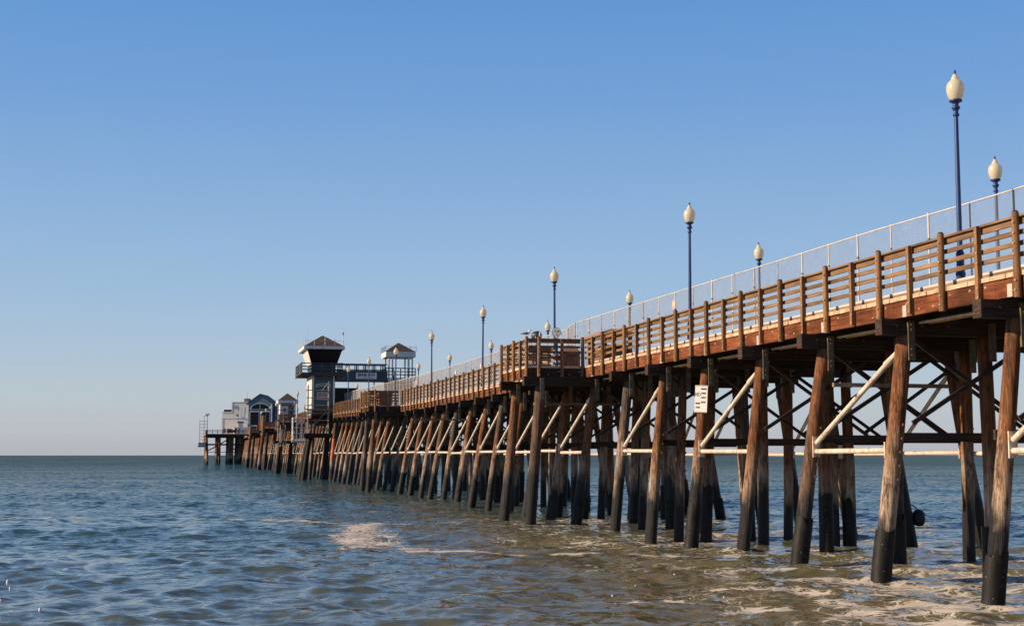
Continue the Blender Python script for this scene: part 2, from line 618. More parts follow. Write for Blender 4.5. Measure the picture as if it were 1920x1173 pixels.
# ------------------------------------------------------------------ water
def make_water():
    az = np.concatenate([np.linspace(-180, -60, 13)[:-1], np.linspace(-60, -12, 60)[:-1], np.linspace(-12, 39, 860)[:-1],
                         np.linspace(39, 75, 70)[:-1], np.linspace(75, 180, 14)])
    rr = [1.0]
    while rr[-1] < 3150:
        r = rr[-1]
        q = 0.03 if r < 14 else (0.0042 if r < 70 else (0.006 if r < 250 else 0.02))
        rr.append(r * (1 + q))
    rr = np.array(rr)
    A, Rr = np.meshgrid(np.radians(az), rr)
    X = np.sin(A) * Rr
    Y = np.cos(A) * Rr
    spacing = np.maximum(Rr * 0.006, np.gradient(rr)[:, None] * np.ones_like(A))
    g = np.random.default_rng(11)
    Z = np.zeros_like(X)
    DX = np.zeros_like(X)
    DY = np.zeros_like(X)
    lam = np.exp(g.uniform(np.log(0.30), np.log(4.0), 160))
    for L in lam:
        th = R(195) + g.normal(0, 0.70)                  # travelling towards the beach, a little across the view
        k = 2 * np.pi / L
        kx, ky = np.sin(th) * k, np.cos(th) * k
        st = 0.0235 * (1.25 if 0.5 < L < 1.7 else (0.85 if L > 1.7 else 1.0))
        a = st / k
        fade = np.clip((L / spacing - 2.2) / 2.5, 0, 1)
        ph = kx * X + ky * Y + g.uniform(0, 6.283)
        # short crests: a slow envelope per component
        env = 0.7 + 0.6 * np.sin(X * g.uniform(-0.6, 0.6) + Y * g.uniform(-0.3, 0.3) + g.uniform(0, 6.28))
        a = a * fade * env
        Z += a * np.cos(ph)
        s_ = a * np.sin(ph) * 0.9
        DX -= s_ * np.sin(th)
        DY -= s_ * np.cos(th)
    sw = np.clip((Rr - 8) / 20, 0, 1) * np.clip((1500 - Rr) / 900, 0, 1)
    for L, a, off in ((15, 0.06, 0.06), (24, 0.08, -0.10), (9, 0.035, 0.2)):
        th = R(187) + off
        k = 2 * np.pi / L
        Z += sw * a * np.cos(k * (np.sin(th) * X + np.cos(th) * Y) + g.uniform(0, 6))
    near = np.clip((Rr - 3) / 5, 0, 1)
    Z *= near
    X2 = X + DX * near
    Y2 = Y + DY * near
    Z2 = Z - 0.04

    # foam: where the broken water lies (world metres)
    def vnoise(x, y, sd):
        gg = np.random.default_rng(sd)
        T = gg.random((256, 256))
        xi, yi = np.floor(x).astype(int), np.floor(y).astype(int)
        fx, fy = x - xi, y - yi
        fx, fy = fx * fx * (3 - 2 * fx), fy * fy * (3 - 2 * fy)
        a = T[xi % 256, yi % 256]; b = T[(xi + 1) % 256, yi % 256]
        c = T[xi % 256, (yi + 1) % 256]; d = T[(xi + 1) % 256, (yi + 1) % 256]
        return (a * (1 - fx) + b * fx) * (1 - fy) + (c * (1 - fx) + d * fx) * fy
    def fbm(x, y, sd, o=4):
        s, am, t = 0, 1.0, 0
        for i in range(o):
            s = s + am * vnoise(x, y, sd + i); t += am; am *= 0.55; x = x * 2.03 + 17; y = y * 2.03 + 5
        return s / t
    wx = X2 + (fbm(X2 * 0.5, Y2 * 0.5, 3) - 0.5) * 2.2
    wy = Y2 + (fbm(X2 * 0.5, Y2 * 0.5, 40) - 0.5) * 3.2
    foam = np.zeros_like(X)
    lines = [
        # (points, half width, strength)
        ([(6.7, 57.3), (7.9, 57.8), (9.5, 57.0)], 0.8, 0.85),
        ([(6.9, 56.5), (6.5, 53.5), (6.5, 51.0), (6.1, 48.0)], 1.25, 0.84),
        ([(5.8, 46.5), (6.4, 44.6), (7.2, 42.8), (7.9, 41.3)], 0.75, 0.92),
        ([(7.3, 41.5), (8.6, 40.2), (10.4, 39.0), (13.4, 37.8), (16.0, 37.0)], 0.34, 1.2),
        ([(0.4, 66.5), (2.6, 65.0), (5.0, 61.6), (6.4, 58.5)], 0.55, 0.8),
        ([(-8.8, 69.4), (-6.4, 69.6), (-4.2, 68.4)], 0.45, 0.78),
        ([(9.6, 73.0), (12.0, 72.0), (13.8, 71.0)], 0.5, 0.56),
        ([(-3.0, 68.0), (0.2, 67.0)], 0.3, 0.5),
        ([(13.2, 33.0), (14.5, 32.6), (17.0, 31.6), (19.5, 30.0)], 0.55, 0.8),
        ([(10.8, 24.6), (12.0, 24.2), (13.3, 24.0), (14.2, 24.5)], 0.8, 0.95),
        ([(13.2, 26.2), (14.4, 25.8), (15.6, 24.2), (17.0, 23.6)], 0.6, 0.95),
        ([(11.8, 28.8), (13.6, 28.8), (15.0, 28.2), (16.4, 27.4)], 0.55, 0.78),
        ([(13.5, 30.6), (15.4, 29.2), (17.0, 28.0), (18.6, 27.0)], 0.55, 0.78),
        ([(16.5, 33.6), (18.5, 33.0), (21.5, 32.5)], 0.5, 0.62),
        ([(9.0, 27.6), (10.2, 26.6), (10.8, 25.2)], 0.5, 0.6),
        ([(12.5, 22.4), (15.0, 22.0), (18.0, 21.0)], 0.7, 0.9),
    ]
    def dseg(px, py, a, b):
        ax, ay = a; bx, by_ = b
        dx, dy = bx - ax, by_ - ay
        t = np.clip(((px - ax) * dx + (py - ay) * dy) / (dx * dx + dy * dy), 0, 1)
        return np.hypot(px - ax - t * dx, py - ay - t * dy)
    sel = (Rr < 90)
    for pts, w, s in lines:
        d = np.full_like(X, 99.0)
        for a, b in zip(pts[:-1], pts[1:]):
            d = np.minimum(d, dseg(wx, wy, a, b))
        foam = np.maximum(foam, s * np.clip(1.25 - d / w, 0, 1))
    # scattered thin foam inside the surf zone round the nearest piles
    zone = np.clip((X2 - 8.5) / 4, 0, 1) * np.clip((40 - Y2) / 8, 0, 1) * np.clip((Y2 - 15) / 4, 0, 1)
    foam = np.maximum(foam, zone * np.clip(fbm(X2 * 0.55, Y2 * 0.4, 77) * 1.7 - 0.52, 0, 0.62))
    # broken water round the foot of the nearest piles
    for kk in range(-1, 9):
        for px_ in (15.72, 18.5):
            d = np.hypot(X2 - px_, Y2 - (25.6 + 4.28 * kk))
            foam = np.maximum(foam, 0.62 * np.clip(1.5 - d / 0.42, 0, 1))
    # specks under the pier
    zone2 = np.clip((X2 - 9.5) / 3, 0, 1) * np.clip((66 - Y2) / 8, 0, 1) * np.clip((Y2 - 36) / 6, 0, 1)
    foam = np.maximum(foam, zone2 * np.clip(fbm(X2 * 0.8, Y2 * 0.5, 97) * 1.5 - 0.55, 0, 0.40))
    # sandy, stirred-up water inshore and along the pier
    sand = np.clip((60 - Y2) / 45, 0, 1) * (0.52 + 0.4 * np.clip((X2 - 1) / 8, 0, 1)) + np.exp(-((X2 - 15) / 8.0) ** 2) * np.clip((150 - Y2) / 90, 0, 1) * 0.7
    sand = np.clip(sand * (0.55 + 0.9 * fbm(X2 * 0.16, Y2 * 0.09, 61)), 0, 1)

    nr, na = X.shape
    verts = np.stack([X2, Y2, Z2], -1).reshape(-1, 3)
    i = np.arange(nr - 1)[:, None] * na + np.arange(na - 1)[None, :]
    faces = np.stack([i, i + 1, i + na + 1, i + na], -1).reshape(-1, 4)[:, ::-1]
    me = bpy.data.meshes.new('sea_water')
    me.vertices.add(len(verts))
    me.vertices.foreach_set('co', verts.astype(np.float32).ravel())
    me.loops.add(faces.size)
    me.loops.foreach_set('vertex_index', faces.astype(np.int32).ravel())
    me.polygons.add(len(faces))
    me.polygons.foreach_set('loop_start', np.arange(0, faces.size, 4, dtype=np.int32))
    me.polygons.foreach_set('use_smooth', np.ones(len(faces), dtype=bool))
    me.update(calc_edges=True)
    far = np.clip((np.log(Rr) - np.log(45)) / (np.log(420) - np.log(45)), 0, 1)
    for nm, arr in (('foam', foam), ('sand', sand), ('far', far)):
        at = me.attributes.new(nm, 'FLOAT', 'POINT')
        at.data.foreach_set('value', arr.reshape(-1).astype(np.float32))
    me.validate()
    o = bpy.data.objects.new('sea_water', me)
    col.objects.link(o)
    tag(o, 'choppy blue green sea with foam streaks reaching to the horizon', 'water', kind='structure')

    m, nt, b = new_mat('sea water')
    geo = nd(nt, 'ShaderNodeNewGeometry')
    pos = geo.outputs['Position']
    fo = nd(nt, 'ShaderNodeAttribute', _attribute_name='foam').outputs['Fac']
    sa = nd(nt, 'ShaderNodeAttribute', _attribute_name='sand').outputs['Fac']
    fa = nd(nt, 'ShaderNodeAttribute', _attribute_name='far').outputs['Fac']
    deep = mixc(nt, sa, (0.034, 0.074, 0.082), (0.137, 0.127, 0.070))
    # foam: lace of bubbles where thin, solid where thick
    wv = nt.nodes.new('ShaderNodeTexNoise')
    wv.inputs['Scale'].default_value = 1.6
    wv.inputs['Detail'].default_value = 3
    nt.links.new(pos, wv.inputs['Vector'])
    wsc = nt.nodes.new('ShaderNodeVectorMath'); wsc.operation = 'SCALE'; wsc.inputs['Scale'].default_value = 1.1
    nt.links.new(wv.outputs['Color'], wsc.inputs[0])
    wad = nt.nodes.new('ShaderNodeVectorMath'); wad.operation = 'ADD'
    nt.links.new(pos, wad.inputs[0]); nt.links.new(wsc.outputs[0], wad.inputs[1])
    flat = nt.nodes.new('ShaderNodeVectorMath'); flat.operation = 'MULTIPLY'; flat.inputs[1].default_value = (1, 0.7, 0)
    nt.links.new(wad.outputs[0], flat.inputs[0])
    lace = None
    for sc_ in (2.4, 6.0):
        v = nt.nodes.new('ShaderNodeTexVoronoi'); v.feature = 'DISTANCE_TO_EDGE'; v.inputs['Scale'].default_value = sc_
        nt.links.new(flat.outputs[0], v.inputs['Vector'])
        q = mapr(nt, v.outputs['Distance'], 0.0, 0.22, 1, 0)
        lace = q if lace is None else math_(nt, 'MAXIMUM', lace, math_(nt, 'MULTIPLY', q, 0.8))
    fn = noise(nt, pos, (0.75, 1.9, 1), 1.5, 6, 0.7, 0.6)
    fs = math_(nt, 'ADD', fo, math_(nt, 'MULTIPLY', math_(nt, 'SUBTRACT', fn, 0.5), 2.1))
    fs = math_(nt, 'ADD', fs, math_(nt, 'MULTIPLY', math_(nt, 'SUBTRACT', lace, 0.6), 1.0))
    ff = mapr(nt, fs, 0.42, 0.78)
    ff = math_(nt, 'MULTIPLY', ff, mapr(nt, fo, 0.02, 0.15))
    c = mixc(nt, ff, deep, (0.56, 0.50, 0.43))
    nt.links.new(c, b.inputs['Base Color'])
    nt.links.new(mapr(nt, ff, 0, 1, 0.07, 0.85), b.inputs['Roughness'])
    b.inputs['IOR'].default_value = 1.333
    # wavelets too fine for the mesh: slopes added to the normal, more of them far out
    patch = noise(nt, pos, (0.012, 0.035, 1), 1.0, 3, 0.6)
    k = math_(nt, 'MULTIPLY', mapr(nt, fa, 0, 1, 0.95, 2.7), mapr(nt, patch, 0.3, 0.7, 0.75, 1.25))
    mpn = nd(nt, 'ShaderNodeMapping'); mpn.inputs['Scale'].default_value = (1.0, 1.5, 1)
    nt.links.new(pos, mpn.inputs[0])
    sn = nt.nodes.new('ShaderNodeTexNoise'); sn.inputs['Scale'].default_value = 2.1; sn.inputs['Detail'].default_value = 4; sn.inputs['Roughness'].default_value = 0.6
    nt.links.new(mpn.outputs[0], sn.inputs['Vector'])
    s1 = nt.nodes.new('ShaderNodeVectorMath'); s1.operation = 'SUBTRACT'; s1.inputs[1].default_value = (0.5, 0.5, 0.5)
    nt.links.new(sn.outputs['Color'], s1.inputs[0])
    s2 = nt.nodes.new('ShaderNodeVectorMath'); s2.operation = 'MULTIPLY'; s2.inputs[1].default_value = (0.7, 1, 0)
    nt.links.new(s1.outputs[0], s2.inputs[0])
    s3 = nt.nodes.new('ShaderNodeVectorMath'); s3.operation = 'SCALE'
    nt.links.new(s2.outputs[0], s3.inputs[0]); nt.links.new(k, s3.inputs['Scale'])
    s4 = nt.nodes.new('ShaderNodeVectorMath'); s4.operation = 'ADD'
    nt.links.new(s3.outputs[0], s4.inputs[0]); nt.links.new(geo.outputs['Normal'], s4.inputs[1])
    s5 = nt.nodes.new('ShaderNodeVectorMath'); s5.operation = 'NORMALIZE'
    nt.links.new(s4.outputs[0], s5.inputs[0])
    nt.links.new(s5.outputs[0], b.inputs['Normal'])
    # by camera distance, painted teal stands in for weaker sky reflection off unresolved wavelets
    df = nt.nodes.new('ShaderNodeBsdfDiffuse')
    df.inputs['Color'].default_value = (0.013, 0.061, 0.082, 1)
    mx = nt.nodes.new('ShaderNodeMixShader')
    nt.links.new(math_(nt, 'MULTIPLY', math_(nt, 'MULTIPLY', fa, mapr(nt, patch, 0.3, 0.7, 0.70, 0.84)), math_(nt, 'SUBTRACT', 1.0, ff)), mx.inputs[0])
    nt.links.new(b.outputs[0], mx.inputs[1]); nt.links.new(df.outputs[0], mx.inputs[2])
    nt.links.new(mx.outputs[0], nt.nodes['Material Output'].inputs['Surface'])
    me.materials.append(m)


make_water()

# ------------------------------------------------------------------ the pier
pier = thing('pier', (0, 0, 0), 'long timber fishing pier on rows of leaning piles running out to sea', 'pier')

# deck planks
b = MB()
y = 14.0
w = 0.286
while y < 400:
    e0, e1 = rnd.uniform(-0.012, 0.012), rnd.uniform(-0.02, 0.02)
    z = zd(y)
    b.box(PX0 - 0.035 + e0, PX1 + 0.035 + e1, y + 0.004, y + w - 0.004, z - 0.095, z)
    y += w
b.build('deck', M['plank'], pier)
for (y0, y1) in BUMPS:
    b = MB()
    x = BX + 0.03
    y = y0
    while y < y1 - 0.2:
        z = zd(y0)
        b.box(BX - 0.035 + rnd.uniform(-0.01, 0.01), PX0 - 0.06, y + 0.004, y + w - 0.004, z - 0.095, z)
        y += w
    b.build('platform_deck', M['plank'], pier)

# side stringers (the red brown boards under the deck edge)
def run_segments(y0, y1, step=BENTS):
    ys = [y0]
    k = math.floor((y0 - BENT0) / step) + 1
    while BENT0 + k * step < y1 - 0.3:
        if BENT0 + k * step > y0 + 0.3:
            ys.append(BENT0 + k * step)
        k += 1
    ys.append(y1)
    return list(zip(ys[:-1], ys[1:]))


def fascia(x, y0, y1, mat, face=-1, bolts=True):
    b = MB()
    for (a, c) in run_segments(y0, y1):
        za, zc = zd(a) - 0.292, zd(c) - 0.292
        b.beam((x, a + 0.004, za), (x, c - 0.004, zc), 0.12, 0.39)
        if bolts:
            q = a + 0.35
            while q < c:
                zz = zd(q) - 0.20 - rnd.choice((0, 0, 0.17))
                b.bolt((x + face * 0.06, q, zz), rnd.uniform(0.02, 0.034), 1)
                q += rnd.uniform(0.5, 0.95)
    return b.build('side_stringer', [mat, M['bolt']], pier)


edges = [14.0]
for (y0, y1) in BUMPS:
    edges += [y0, y1]
edges.append(398.0)
for i in range(0, len(edges), 2):
    fascia(PX0 + 0.06, edges[i], edges[i + 1], M['fascia'], bolts=edges[i] < 170)
for (y0, y1) in BUMPS:
    fascia(BX + 0.06, y0 + 0.0, y1, M['fascia'])
    z = zd(y0)
    b = MB()
    b.box(BX + 0.125, PX0 + 0.0, y0 + 0.005, y0 + 0.125, z - 0.487, z - 0.097)
    for q in range(5):
        b.bolt((BX + 0.4 + q * 0.45, y0 + 0.005, z - 0.25 - 0.12 * (q % 2)), 0.03, 1, 'y')
    b.build('end_stringer', [M['cap'], M['bolt']], pier)
fascia(PX1 - 0.06, 14.0, 398.0, M['fascia'], 1, False)

# joists below the deck
for x in (17.35, 18.3, 19.3, 20.3, 21.3, 22.3):
    b = MB()
    for (a, c) in run_segments(14.0, 398.0):
        b.beam((x, a, zd(a) - 0.29), (x, c, zd(c) - 0.29), 0.15, 0.385)
    b.build('joist', M['creo'], pier)

# kerb along the deck edge, white on top
for i in range(0, len(edges), 2):
    b = MB()
    for (a, c) in run_segments(edges[i] + 0.1, edges[i + 1] - 0.1, BENTS):
        za, zc = zd(a), zd(c)
        b.beam((16.66, a, za + 0.10), (16.66, c, zc + 0.10), 0.14, 0.12, 0)
        b.beam((16.588, a, za + 0.142), (16.588, c, zc + 0.142), 0.008, 0.045, 1)
        b.beam((16.66, a, za + 0.166), (16.66, c, zc + 0.166), 0.15, 0.008, 1)
        q = a + 0.4
        while q < c - 0.3:
            b.box(16.62, 16.70, q, q + 0.2, zd(q), zd(q) + 0.045, 0)
            q += 1.2
    b.build('kerb', [M['curb'], M['curbtop']], pier)


# bents
def pile_mesh(b, x_top, x_base, yb, ztop, r_top, r_base, seed, zbot=-1.6, dyb=0.0, n=12, rings=16):
    rg = random.Random(seed)
    t = (zbot - 0) / ztop
    xb = x_base + (x_base - x_top) * (0 - zbot) / ztop
    # gently bowed trunk, rougher than a turned cylinder
    P = []
    bow = rg.uniform(-0.05, 0.05), rg.uniform(-0.05, 0.05)
    ph = rg.uniform(0, 6.28)
    for i in range(rings + 1):
        u = i / rings
        z = zbot + (ztop - zbot) * u
        cx = xb + (x_top - xb) * u + bow[0] * math.sin(math.pi * u)
        cy = yb + dyb * (1 - u) + bow[1] * math.sin(math.pi * u)
        r = r_base + (r_top - r_base) * u
        ring = []
        for k in range(n):
            an = 2 * math.pi * k / n
            rr = r * (1 + 0.05 * math.sin(2 * an + ph + u * 3) + rg.uniform(-0.018, 0.018))
            ring.append((cx + math.cos(an) * rr, cy + math.sin(an) * rr, z))
        P.append(ring)
    b.loft(P)
    return (xb, cx)


def pile_x(x_top, x_base, ztop, z):
    return x_base + (x_top - x_base) * z / ztop


N_IND = 0
stuff_piles = MB()
stuff_braces = MB()
stuff_struts = MB()
stuff_diags = MB()
npile = nbrace = nstrut = ndiag = 0
BR = []
SPECIAL = {}
NEAR_OUT = {0: (16.78, 16.16), 1: (16.63, 15.80), 2: (16.63, 15.78), 3: (16.68, 16.02), 4: (16.6, 15.98), 5: (16.65, 16.1), 6: (16.7, 16.15)}
for k in range(-1, KEND + 1):
    yb = by(k)
    d = dz(yb)
    rg = random.Random(100 + k)
    ztop = 5.72 + d
    bumpb = k in BUMP_BENTS
    x0 = 13.55 if bumpb else 15.95 + rg.uniform(-0.05, 0.05)
    b = MB()
    b.box(x0, 23.75, yb - 0.16, yb + 0.16, ztop - 0.02, ztop + 0.36)
    for q in range(3):
        b.bolt((x0, yb - 0.08 + 0.08 * q, ztop + 0.07 + 0.08 * (q % 2)), 0.022, 1)
    for q in (16.35, 17.0, 17.7):
        b.bolt((q, yb - 0.16, ztop + 0.2), 0.03, 1, 'y')
    b.build('pile_cap', [M['cap'], M['rustbolt']], pier)
    # piles of this bent: (x at top, x at water, r top, r base)
    ps = [(16.66 + rg.uniform(-0.05, 0.05), 15.74 + rg.uniform(-0.12, 0.12), 0.175, 0.215),
          (18.32 + rg.uniform(-0.15, 0.15), 18.2 + rg.uniform(-0.2, 0.2), 0.16, 0.19),
          (21.3 + rg.uniform(-0.2, 0.2), 21.35 + rg.uniform(-0.25, 0.25), 0.165, 0.20),
          (22.95 + rg.uniform(-0.05, 0.05), 23.85 + rg.uniform(-0.12, 0.12), 0.175, 0.215)]
    FAR_ = ps[3]
    if k in NEAR_OUT:
        ps[0] = NEAR_OUT[k] + (0.175, 0.215)
    if k in (1, 2, 3, 4):
        ps = [ps[0]] + [(q + rg.uniform(-0.08, 0.08), q, 0.165, 0.195) for q in {1: (18.7,), 2: (18.6, 20.8), 3: (18.6,), 4: (18.5, 20.95, 21.5)}[k]] + [ps[3]]
    elif rg.random() < 0.8:
        ps.append((19.8 + rg.uniform(-0.2, 0.2), 19.8 + rg.uniform(-0.3, 0.3), 0.155, 0.185))
    if k > 4 and rg.random() < 0.4:
        ps.append((17.5 + rg.uniform(-0.2, 0.2), 17.2 + rg.uniform(-0.3, 0.2), 0.155, 0.185))
    if bumpb:
        ps.append((14.28, 13.78 + rg.uniform(-0.1, 0.1), 0.20, 0.235))
    BR.append((k, yb, ps[0], FAR_))
    for j, (xt, xb, r0, r1) in enumerate(ps):
        individual = npile < 98
        b = MB() if individual else stuff_piles
        dyb = rg.uniform(-0.2, 0.2)
        far = k > 30
        zt = ztop - (0.0 if j else 0.0) - 0.02
        pile_mesh(b, xt, xb, yb, zt, r0 * rg.uniform(0.93, 1.07), r1 * rg.uniform(0.93, 1.07), 1000 * k + j, dyb=dyb, n=8 if far else 12, rings=5 if far else 16)
        if individual:
            npile += 1
            if k < 3 or j in (0, 5):
                # rusty bolts near the strut
                xs = pile_x(xt, xb, zt, 3.3)
                for q in range(5):
                    zz = 2.3 + 0.32 * q
                    b.bolt((pile_x(xt, xb, zt, zz) + 0.10, yb + dyb * (1 - zz / zt) - 0.17, zz), rg.uniform(0.03, 0.05), 1, 'y')
            po = b.build('pile', [M['pile'], M['rustbolt']], pier)
            if k == 4 and j == 0:
                SPECIAL['sign_pile'] = (xt, xb, zt, yb, dyb)
            # steel side plate joining pile to cap
            s = MB()
            px = xt + rg.uniform(0.02, 0.12)
            s.box(px - 0.08, px + 0.09, yb - 0.235, yb - 0.165, ztop - 0.62, ztop + 0.30)
            s.box(px - 0.08, px + 0.09, yb + 0.165, yb + 0.215, ztop - 0.62, ztop + 0.30)
            for zz in (-0.5, -0.36, 0.1, 0.22):
                s.bolt((px + 0.005, yb - 0.235, ztop + zz), 0.03, 1, 'y')
            s.build('steel_plate', [M['steel'], M['rustbolt']], po)
            # black wrap where the sea reaches
            if rg.random() < 0.5 or (k, j) in ((-1, 0), (0, 0), (1, 0)):
                zw = rg.uniform(0.75, 1.75) + (0.2 if j in (1, 2, 4) else 0)
                zb_ = -1.4
                s = MB()
                def cc_(z):
                    return Vector((pile_x(xt, xb, zt, z), yb + dyb * (1 - (z + 1.6) / (zt + 1.6)), z))
                rr = r1 * 1.095 + 0.004
                s.tube(cc_(zb_), cc_(zw), rr * 1.02, rr * 0.97, 14, 0, True, 8, 0.02, rg)
                n_ = 14
                for q in range(n_ * 9 - n_, n_ * 9):                 # torn upper edge
                    vx, vy, vz = s.v[q]
                    dzq = rg.uniform(-0.22, 0.03) if rg.random() < 0.6 else 0.0
                    s.v[q] = (vx, vy, vz + dzq)
                s.f = [f for f in s.f if len(f) == 4]
                s.m = s.m[:len(s.f)]; s.s = s.s[:len(s.f)]
                s.build('pile_wrap', M['wrap'], po)
        else:
            stuff_piles.box(xt - 0.04, xt + 0.12, yb - 0.23, yb - 0.165, ztop - 0.55, ztop + 0.30, 1)
    # transverse bracing
    def br(p0, p1, h=0.24, w=0.085):
        global nbrace
        if nbrace < 98:
            q = MB()
            q.beam(p0, p1, w, h)
            q.build('cross_brace', M['brace'], pier)
        else:
            stuff_braces.beam(p0, p1, w, h)
        nbrace += 1
    ya, yc = yb - 0.29, yb + 0.29
    if not (k in (3, 6)):
        br((16.42, yc + 0.02, 3.30), (23.4, yc + 0.03, 3.30), 0.21)
    br((16.62, ya, 3.62), (19.9, ya, 5.62 + d), 0.105, 0.06)
    br((17.0, yc - 0.06, 5.62 + d), (20.2, yc - 0.06, 3.45), 0.10, 0.05)
    if rg.random() < 0.45:
        br((19.75, ya - 0.09, 3.5), (22.9, ya - 0.09, 5.6 + d), 0.10, 0.06)
    if rg.random() < 0.4:
        br((19.8, yc + 0.09, 5.6 + d), (23.1, yc + 0.09, 3.4), 0.10, 0.06)

# longitudinal pipe struts and diagonal pipe braces, both outer rows
for i in range(len(BR) - 1):
    k, y0, pn0, pf0 = BR[i]
    k1, y1, pn1, pf1 = BR[i + 1]
    for row, (pa, pb) in enumerate(((pn0, pn1), (pf0, pf1))):
        rg = random.Random(k * 7 + row)
        if row == 1 and k > 24:
            continue
        if row == 0 and k < 7 and k % 2 == 0:
            continue
        zt = 5.7 + dz(y0)
        xa, xb_ = pile_x(pa[0], pa[1], zt, 3.0), pile_x(pb[0], pb[1], zt, 3.0)
        zs = (3.0 if row == 0 else 2.9) + rg.uniform(-0.04, 0.04)
        ind = nstrut < 98
        q = MB() if ind else stuff_struts
        q.tube((xa, y0 + 0.17, zs), (xb_, y1 - 0.25, zs + rg.uniform(-0.03, 0.03)), 0.068, None, 10, 0)
        q.box(xb_ - 0.10, xb_ + 0.10, y1 - 0.255, y1 - 0.215, zs - 0.17, zs + 0.38, 1)
        q.box(xa - 0.10, xa + 0.10, y0 + 0.19, y0 + 0.23, zs - 0.17, zs + 0.2, 1)
        if ind:
            q.build('pipe_strut', [M['pipe'], M['pipeplate']], pier)
        nstrut += 1
        if row == 1 and (k < 7 and k % 2 == 0 or k > 12 and rg.random() < 0.4):
            continue
        ind = ndiag < 98
        q = MB() if ind else stuff_diags
        ztp = zt - 0.35
        xt_ = pile_x(pa[0], pa[1], zt, ztp)
        p0 = Vector((xb_, y1 - 0.27, zs + 0.2))
        p1 = Vector((xt_ - 0.02, y0 + 0.16, ztp))
        dd = (p1 - p0)
        pm = p0 + dd * 0.86
        q.tube(p0, pm, 0.068, None, 10, 0)
        q.tube(pm, p1, 0.09, 0.055, 10, 0)
        if ind:
            q.build('pipe_brace', M['pipe'], pier)
        ndiag += 1
for nm, mb, mats in (('pile', stuff_piles, [M['pile'], M['steel']]), ('cross_brace', stuff_braces, M['brace']),
                     ('pipe_strut', stuff_struts, [M['pipe'], M['pipeplate']]), ('pipe_brace', stuff_diags, M['pipe'])):
    if mb.v:
        o = mb.build(nm, mats, pier)
        o['kind'] = 'stuff'

# galvanised splice plates on the side stringer, one near each bent
for k in range(0, 30):
    yb = by(k)
    if any(y0 - 0.6 < yb < y1 + 0.3 for y0, y1 in BUMPS):
        continue
    q = MB()
    z = zd(yb)
    q.box(PX0 - 0.012, PX0 - 0.001, yb - 0.62, yb - 0.44, z - 0.49, z - 0.22)
    q.build('splice_plate', M['splice'], pier)

# service pipes slung below the deck edge
q = MB()
q.tube((16.95, 16, 6.0), (16.95, 100, 6.0), 0.035, None, 8, 0)
q.build('service_pipe', M['pipe'], pier)
q = MB()
q.tube((17.2, 16, 6.0), (17.2, 100, 6.0), 0.03, None, 8, 0)
q.build('service_pipe', M['yellow'], pier)
# loose cross timbers left under the deck
for (x0, x1, yy, zz) in ((15.75, 19.0, 31.9, 4.62), (14.6, 18.3, 58.0, 5.05), (13.2, 16.7, 82.0, 4.95)):
    q = MB()
    q.beam((x0, yy, zz), (x1, yy + 0.1, zz), 0.10, 0.10)
    q.build('loose_timber', M['curb'], pier)

# ------------------------------------------------------------------ timber railings
RT = 1.14


def rail_post(parent, x, y, big, face='x', ztop=None, zlow=None, origin=None):
    """a post bolted to the outer face of the deck"""
    q = MB()
    z = zd(y)
    top = z + RT + (0.055 if big else -0.015) if ztop is None else ztop
    low = z - (0.54 if big else 0.46) if zlow is None else zlow
    ox, oy, oz = origin
    if big:
        q.tube((x - ox, y - oy, low - oz), (x - ox, y - oy, top - oz), 0.078, 0.074, 12, 0, True)
        q.tube((x - ox, y - oy, top - oz), (x - ox, y - oy, top - oz + 0.03), 0.066, 0.045, 10, 2, True)
    else:
        q.box(x - 0.055 - ox, x + 0.055 - ox, y - 0.06 - oy, y + 0.06 - oy, low - oz, top - oz)
    for zz in (-0.40, -0.2, 0.33, 0.55, 0.76, 0.98):
        if face == 'x':
            q.bolt((x - (0.072 if big else 0.055) - ox, y - 0.03 - oy + rnd.uniform(-0.015, 0.015), z + zz - oz), 0.024, 1, 'x')
        else:
            q.bolt((x - ox + rnd.uniform(-0.02, 0.02), y - (0.076 if big else 0.06) - oy, z + zz - oz), 0.024, 1, 'y')
    return q.build('post', [M['post'], M['bolt'], M['ink']], parent)


RAILZ = (0.80, 0.575, 0.345)


def rail_boards(parent, pts, origin, mat):
    """pts: list of points (x, y) the boards run along, inside the posts"""
    ox, oy, oz = origin
    def seg(q, h0, h1, t):
        for (a, c) in zip(pts[:-1], pts[1:]):
            q.beam((a[0] - ox, a[1] - oy, zd(a[1]) + (h0 + h1) / 2 - oz), (c[0] - ox, c[1] - oy, zd(c[1]) + (h0 + h1) / 2 - oz), t, h1 - h0)
    q = MB(); seg(q, 1.095, 1.14, 0.19); q.build('cap_rail', mat, parent)
    q = MB(); seg(q, 0.955, 1.093, 0.05); q.build('top_rail', mat, parent)
    for c in RAILZ:
        q = MB(); seg(q, c - 0.047, c + 0.047, 0.05); q.build('rail', mat, parent)


def straight_rail(y0, y1, label, ks, name='timber_railing'):
    org = (16.3, (y0 + y1) / 2, zd((y0 + y1) / 2))
    t = thing(name, org, label, 'railing', 'timber railings along the near edge of the pier')
    ys = []
    for k in ks:
        y = POST0 + POSTS * k
        if y0 - 0.1 <= y <= y1 + 0.1:
            ys.append((y, k))
    for (y, k) in ys:
        big = k % 2 == 0
        rail_post(t, 16.278 if big else 16.300, y, big, origin=org)
    pts = [(16.415, y0)] + [(16.415, y) for y, k in ys if y0 + 0.4 < y < y1 - 0.4] + [(16.415, y1)]
    rail_boards(t, pts, org, M['rail'])
    return t


